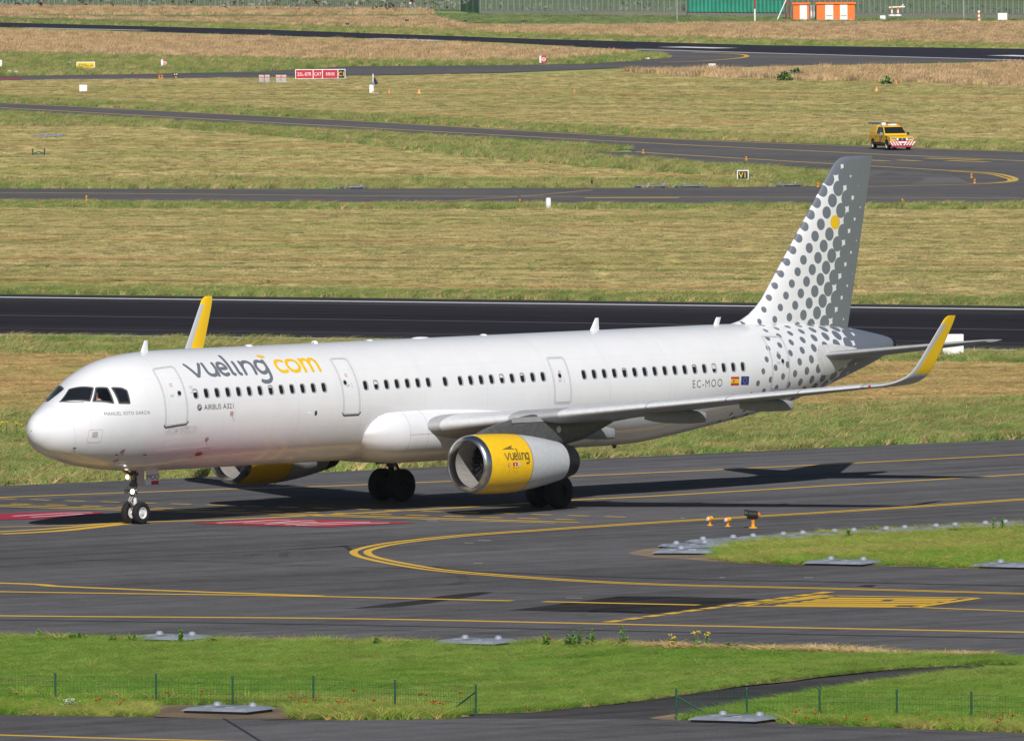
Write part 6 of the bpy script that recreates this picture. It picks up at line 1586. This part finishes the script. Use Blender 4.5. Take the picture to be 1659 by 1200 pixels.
# masts and poles
t = thing('lattice_mast', 'rust red lattice mast with a white stay beside the striped huts', 'mast', 1276, 33); k = KM(1276, 33); H_ = 9.0
for x in (-3*k, 3*k):
    for y in (0, .5): b = MB(); b.tube((x, y, 0), (x, y, H_), .06, n=6); b.build('upright', M['rust'], t)
b = MB(); n = 14
for i in range(n):
    z0, z1 = H_ * i / n, H_ * (i + 1) / n; s = 1 if i % 2 else -1; b.tube((-3*k*s, 0, z0), (3*k*s, 0, z1), .035, n=5); b.tube((-3*k, 0, z0), (3*k, 0, z0), .03, n=5)
b.build('lattice', M['rust'], t); b = MB(); b.tube((-17*k, -.3, 0), (-1*k, 0, 36*k), .07, n=6); b.build('stay', M['sign_white'], t)
def pole(px, py, h, label, bands=None, arm=False, r=.07):
    t = thing('pole', label, 'pole', px, py, 'thin poles by the far fence')
    nb = bands or [('steel', 1.0)]; z = 0.0
    for mt, f in nb: b = MB(); b.tube((0, 0, z), (0, 0, z + h * f), r, n=8, caps=False); b.build('shaft', M[mt], t); z += h * f
    b = MB(); b.lathe([(h, r*1.1), (h + .12, r*1.2), (h + .2, .001)], (0, 0, 0), 'z', 8); b.build('cap', M['steel'], t)
    if arm: b = MB(); b.box((.15, 0, h * .78), (.4, .1, .08)); b.build('arm', M['steel'], t)
pole(1097, 35.5, 4.2, 'thin grey pole with a small arm left of the bright green fence', arm=True)
pole(1223, 34.5, 4.6, 'red and white banded pole in front of the bright green fence', [('sign_white', .30), ('red', .32), ('sign_white', .38)], r=.10)
pole(1561.5, 33, 3.4, 'thin grey pole at right near the banded marker', r=.08)
t = thing('banded_post', 'short red and white banded post at far right', 'post', 1586, 34.5, None); k = KM(1586, 34)
for i in range(5): b = MB(); b.tube((0, 0, i * 3.4 * k), (0, 0, (i + 1) * 3.4 * k), .14, n=10); b.build('band', M['hut_orange' if i % 2 else 'sign_white'], t)
b = MB(); b.box((2*k, 0, 3*k), (2*k, .2, 4*k)); b.build('junction_box', M['steel'], t)
white_box(1430, 33, 9, 6.5, 'white cabinet beside the far red and white antenna', d=.8, name='field_cabinet', cat='cabinet')
white_box(1624, 33.5, 15, 11, 'bigger white cabinet at far right before the fence', d=1.0, name='field_cabinet', cat='cabinet')
t = thing('antenna_array', 'red and white antenna frame on two short masts by the far fence', 'antenna', 1450, 31.5); k = KM(1450, 31)
for x in (-5, 5):
    for i in range(4): b = MB(); b.tube((x*k, 0, i*5*k), (x*k, 0, (i + 1)*5*k), .12, n=8); b.build('mast', M['hut_orange' if i % 2 else 'sign_white'], t)
    b = MB(); b.lathe([(4*k, .3), (5*k, .42), (7*k, .42), (8*k, .2)], (x*k, 0, 0), 'z', 12); b.build('hub', M['sign_white'], t)
b = MB(); b.tube((-10*k, 0, 19*k), (16*k, 0, 20*k), .09, n=6); b.tube((10*k, 0, 20*k), (14*k, 0, 24*k), .07, n=6); b.tube((-10*k, 0, 6*k), (-5*k, 0, 5*k), .10, n=6); b.build('cross_arm', M['sign_white'], t)
t = thing('warning_sign', 'small red ringed sign on the far bar fence', 'sign', 665, 18.5); k = KM(665, 18)
b = MB(); b.tube((0, -.12, 13*k), (0, -.16, 13*k), 2.6*k, n=16); b.build('ring', M['sign_red'], t); b = MB(); b.tube((0, -.161, 13*k), (0, -.18, 13*k), 1.7*k, n=16); b.build('disc', M['sign_white'], t); b = MB(); b.tube((0, -.08, 0), (0, -.08, 14*k), .04, n=6); b.build('post', M['steel'], t)
white_box(811, 24, 6, 5, 'small white cabinet before the plinth wall of the far fence', d=.6, name='field_cabinet', cat='cabinet')

# ------------------------------------------------------------------ single plants
def soften(o):
    me = o.data; r = random.Random(len(me.vertices))
    me.polygons.foreach_set('use_smooth', [True] * len(me.polygons))
    me.normals_split_custom_set_from_vertices([Vector((r.uniform(-.6, .6), r.uniform(-.8, .4), .9)).normalized() for _ in me.vertices])
def bush(px, py, wpx, hpx, label, seed, mat='near'):
    k = KM(px, py); r = random.Random(seed); o = empty('bush', G(px, py)); tag(o, label, 'bush', 'single bushes in the far grass'); b = MB()
    for i in range(420):
        a = r.uniform(0, 2*math.pi); e = r.random(); rr_ = math.sqrt(r.random()); q = Vector((wpx*k/2*rr_*math.cos(a), wpx*k/3*rr_*math.sin(a), hpx*k*e*(1 - .6*rr_*rr_))); s = r.uniform(.10, .24)
        d_ = [Vector((r.uniform(-1, 1), r.uniform(-1, 1), r.uniform(-.6, 1))).normalized()*s for _ in range(2)]; b.add([q, q + d_[0], q + d_[0] + d_[1], q + d_[1]], [(0, 1, 2, 3)])
    soften(b.build('foliage', M['bush_' + mat], o, recalc=False))
    b = MB()
    for i in range(5): b.tube((0, 0, 0), (r.uniform(-.3, .3)*wpx*k, r.uniform(-.2, .2)*wpx*k, hpx*k*.6), .03, n=5)
    b.build('stem', M['dry_stem'], o)
bush(1272, 131.5, 22, 15, 'green bush at the left end of the dry grass strip', 1); bush(1290, 126, 22, 14, 'paler green bush leaning right beside the first bush', 2, 'far')
bush(1436, 137, 13, 10, 'small olive bush at the foot of the dry grass', 3); bush(1515, 119, 22, 6, 'low pale bush inside the dry grass strip', 4, 'far')
def weed(px, py, hpx, label, seed, lean=.10, mat='stem', leaves=26, group='tall weeds on the pavement edge', flower=None, spread=.06):
    k = KM(px, py); h = hpx * 1.12 * k; r = random.Random(seed); t = thing('weed', label, 'weed', px, py, group)
    b = MB(); tops = []
    for j in range(3):
        x, y = r.uniform(-spread, spread), r.uniform(-spread, spread); tx = x + r.uniform(-lean, lean); hh = h * r.uniform(.75, 1.0); tops.append((tx, y, hh)); b.tube((x, y, -.05), (tx, y, hh), .010, .004, n=5)
    b.build('stem', M['stem' if mat == 'stem' else 'dry_stem'], t)
    b = MB()
    for i in range(leaves):
        x, y, hh = tops[i % 3]; z = hh * r.uniform(.08, .95); a = r.uniform(0, 2*math.pi); l_ = r.uniform(.07, .15) * (1.15 - z / h) + .035; d_ = Vector((math.cos(a), math.sin(a), r.uniform(.2, 1.0))).normalized(); p = Vector((x * .5 + tops[i % 3][0] * .5, y, z)); s = d_.cross(Vector((0, 0, 1))).normalized() * l_ * .34
        if mat == 'dry':
            p = Vector((r.gauss(0, spread), r.gauss(0, spread), 0)); q = p + Vector((r.gauss(0, lean), r.gauss(0, lean), h * r.uniform(.5, 1.15))); w_ = Vector((.014, .006, 0)); b.add([p - w_, p + w_, p.lerp(q, .6) + w_ * .8, q, p.lerp(q, .6) - w_ * .8], [(0, 1, 2, 3, 4)])
        else: b.add([p, p + d_ * l_ * .5 + s, p + d_ * l_, p + d_ * l_ * .5 - s], [(0, 1, 2, 3)])
    soften(b.build('foliage', M['leaf'] if mat == 'stem' else M['dry_stem'], t, recalc=False))
    if flower:
        for x, y, hh in tops:
            b = MB()
            for q in range(5): a = r.uniform(0, 6.28); b.lathe([(-.012, .012), (0, .024), (.012, .016), (.018, .001)], (x + .05*math.cos(a), y + .05*math.sin(a), hh + r.uniform(-.03, .03)), 'z', 7)
            b.build('flower_head', M[flower], t)
    return t
for i, (x, y, h, l_) in enumerate([(65, 1037, 17, 'upright weed at the far left of the meadow edge'), (118, 1040, 14, 'left one of a weed pair at the meadow edge'), (132, 1040, 16, 'right one of a weed pair at the meadow edge'), (186, 1042, 12, 'low weed left of the half hidden light platform'),
        (215, 1042, 15, 'bushy weed just left of the half hidden light platform'), (299, 1042, 25, 'tall weed in front of the half hidden light platform'), (345, 1043, 9, 'low weed right of the half hidden light platform'), (614, 1048, 16, 'lone weed left of the middle light platform'), (655, 1049, 12, 'low weed just left of the middle light platform'),
        (889, 1051, 27, 'narrow tall weed beside an orange poppy'), (924, 1050, 24, 'broad bright weed, left of three tall ones'), (936, 1050, 33, 'tallest weed, middle of three tall ones'), (953, 1050, 34, 'leaning bright weed, right of three tall ones'), (1008, 1050, 37, 'dark narrow weed standing alone right of three'),
        (1178, 1055, 16, 'weed behind the yellow flowers'), (1417, 864, 12, 'weed sticking up behind the fourth island platform'), (1373, 872, 15, 'flowering weed beside the third island platform'), (1618, 862, 24, 'tall weed at the right of the grass island'), (1545, 864, 10, 'small weed on the island edge')]):
    weed(x, y, h, l_, 40 + i, leaves=84 if h > 22 else 60)
for i, (x, y, h, l_) in enumerate([(1125, 1052, 26, 'yellow flowered weed, left of a pair'), (1146, 1053, 27, 'yellow flowered weed, right of a pair'), (1088, 1052, 22, 'smaller yellow flowered weed left of the pair'), (1094, 1053, 14, 'lowest yellow flowered weed left of the pair'), (2, 708, 24, 'yellow flowered weed at the left border'), (10, 712, 26, 'thick yellow flowered weed by the left border'), (29, 710, 24, 'yellow flowered weed nearest the aircraft nose')]):
    weed(x, y, h, l_, 80 + i, flower='yellow_flower', group='yellow wildflowers on the pavement edges', leaves=20)
for i, (x, y, h, l_) in enumerate([(1300, 1058, 11, 'pale dry tuft, leftmost at the meadow edge'), (1316, 1058, 14, 'pale dry tuft, second at the meadow edge'), (1342, 1060, 16, 'largest pale dry tuft at the meadow edge'), (1388, 1062, 15, 'pale dry tuft right of the largest one'), (1425, 1063, 12, 'thin pale tuft with spread stems'), (1447, 1064, 10, 'rightmost small pale tuft at the meadow edge'), (1563, 1065, 11, 'single pale stalk at the right meadow edge')]):
    weed(x, y, h, l_, 120 + i, mat='dry', group='dry grass tufts on the meadow edge', leaves=70, spread=.16, lean=.16)
pops = [(25, 1131), (155, 1142), (160, 1141), (193, 1146), (200, 1135), (273, 1128), (327, 1127), (343, 1127), (471, 1138), (487, 1141), (497, 1142), (511, 1139), (549, 1143), (557, 1144), (572, 1125), (604, 1137), (607, 1139), (681, 1132), (690, 1132), (701, 1145), (703, 1142), (717, 1143), (712, 1146), (745, 1131), (890, 1042),
        (1290, 1162), (1306, 1166), (1322, 1162), (1370, 1166), (1405, 1170), (1524, 1170), (1534, 1174), (1622, 1172), (1617, 1176), (1642, 1166), (1560, 1170)]
pop0 = None
pops.sort()
ORD = lambda n: '%d%s' % (n, 'th' if 10 < n % 100 < 14 else {1: 'st', 2: 'nd', 3: 'rd'}.get(n % 10, 'th'))
for i, (x, y) in enumerate(pops):
    p = G(x, y + 9); r = random.Random(i)
    if pop0 is None:
        pop0 = empty('poppy', p); b = MB(); b.tube((0, 0, -.05), (.02, 0, .22), .006, n=5); b.build('stem', M['stem'], pop0); b = MB()
        for q in range(5):
            a = 2*math.pi*q/5; c_, s_ = math.cos(a), math.sin(a); b.add([(.02, 0, .215), (.02 + .06*c_ - .035*s_, .06*s_ + .035*c_, .25), (.02 + .075*c_, .075*s_, .27), (.02 + .06*c_ + .035*s_, .06*s_ - .035*c_, .25)], [(0, 1, 2, 3)])
        b.build('petals', M['poppy'], pop0, recalc=False); o = pop0
    else: o = copy_tree(pop0, None, p, r.uniform(0, 6))
    o.scale = (1, 1, r.uniform(.8, 1.3)); tag(o, '%s orange red poppy from the left %s' % (ORD(i + 1), 'beside the tall weeds at the meadow edge' if y < 1060 else 'in the grass by the front road'), 'poppy', 'poppies by the front road and fence')
t = thing('white_flowers', 'clump of small white flowers at the left of the front road', 'flower clump', 111, 1150); b = MB(); r = random.Random(5)
for i in range(40): b.lathe([(0, .018), (.012, .024), (.02, .001)], (r.gauss(0, .11), r.gauss(0, .12), .22 + r.uniform(-.08, .10)), 'z', 6)
b.build('flower_heads', M['white_flower'], t); b = MB()
for i in range(8): b.tube((r.gauss(0, .05), r.gauss(0, .05), 0), (r.gauss(0, .10), r.gauss(0, .1), .24), .006, n=4)
b.build('stem', M['stem'], t)
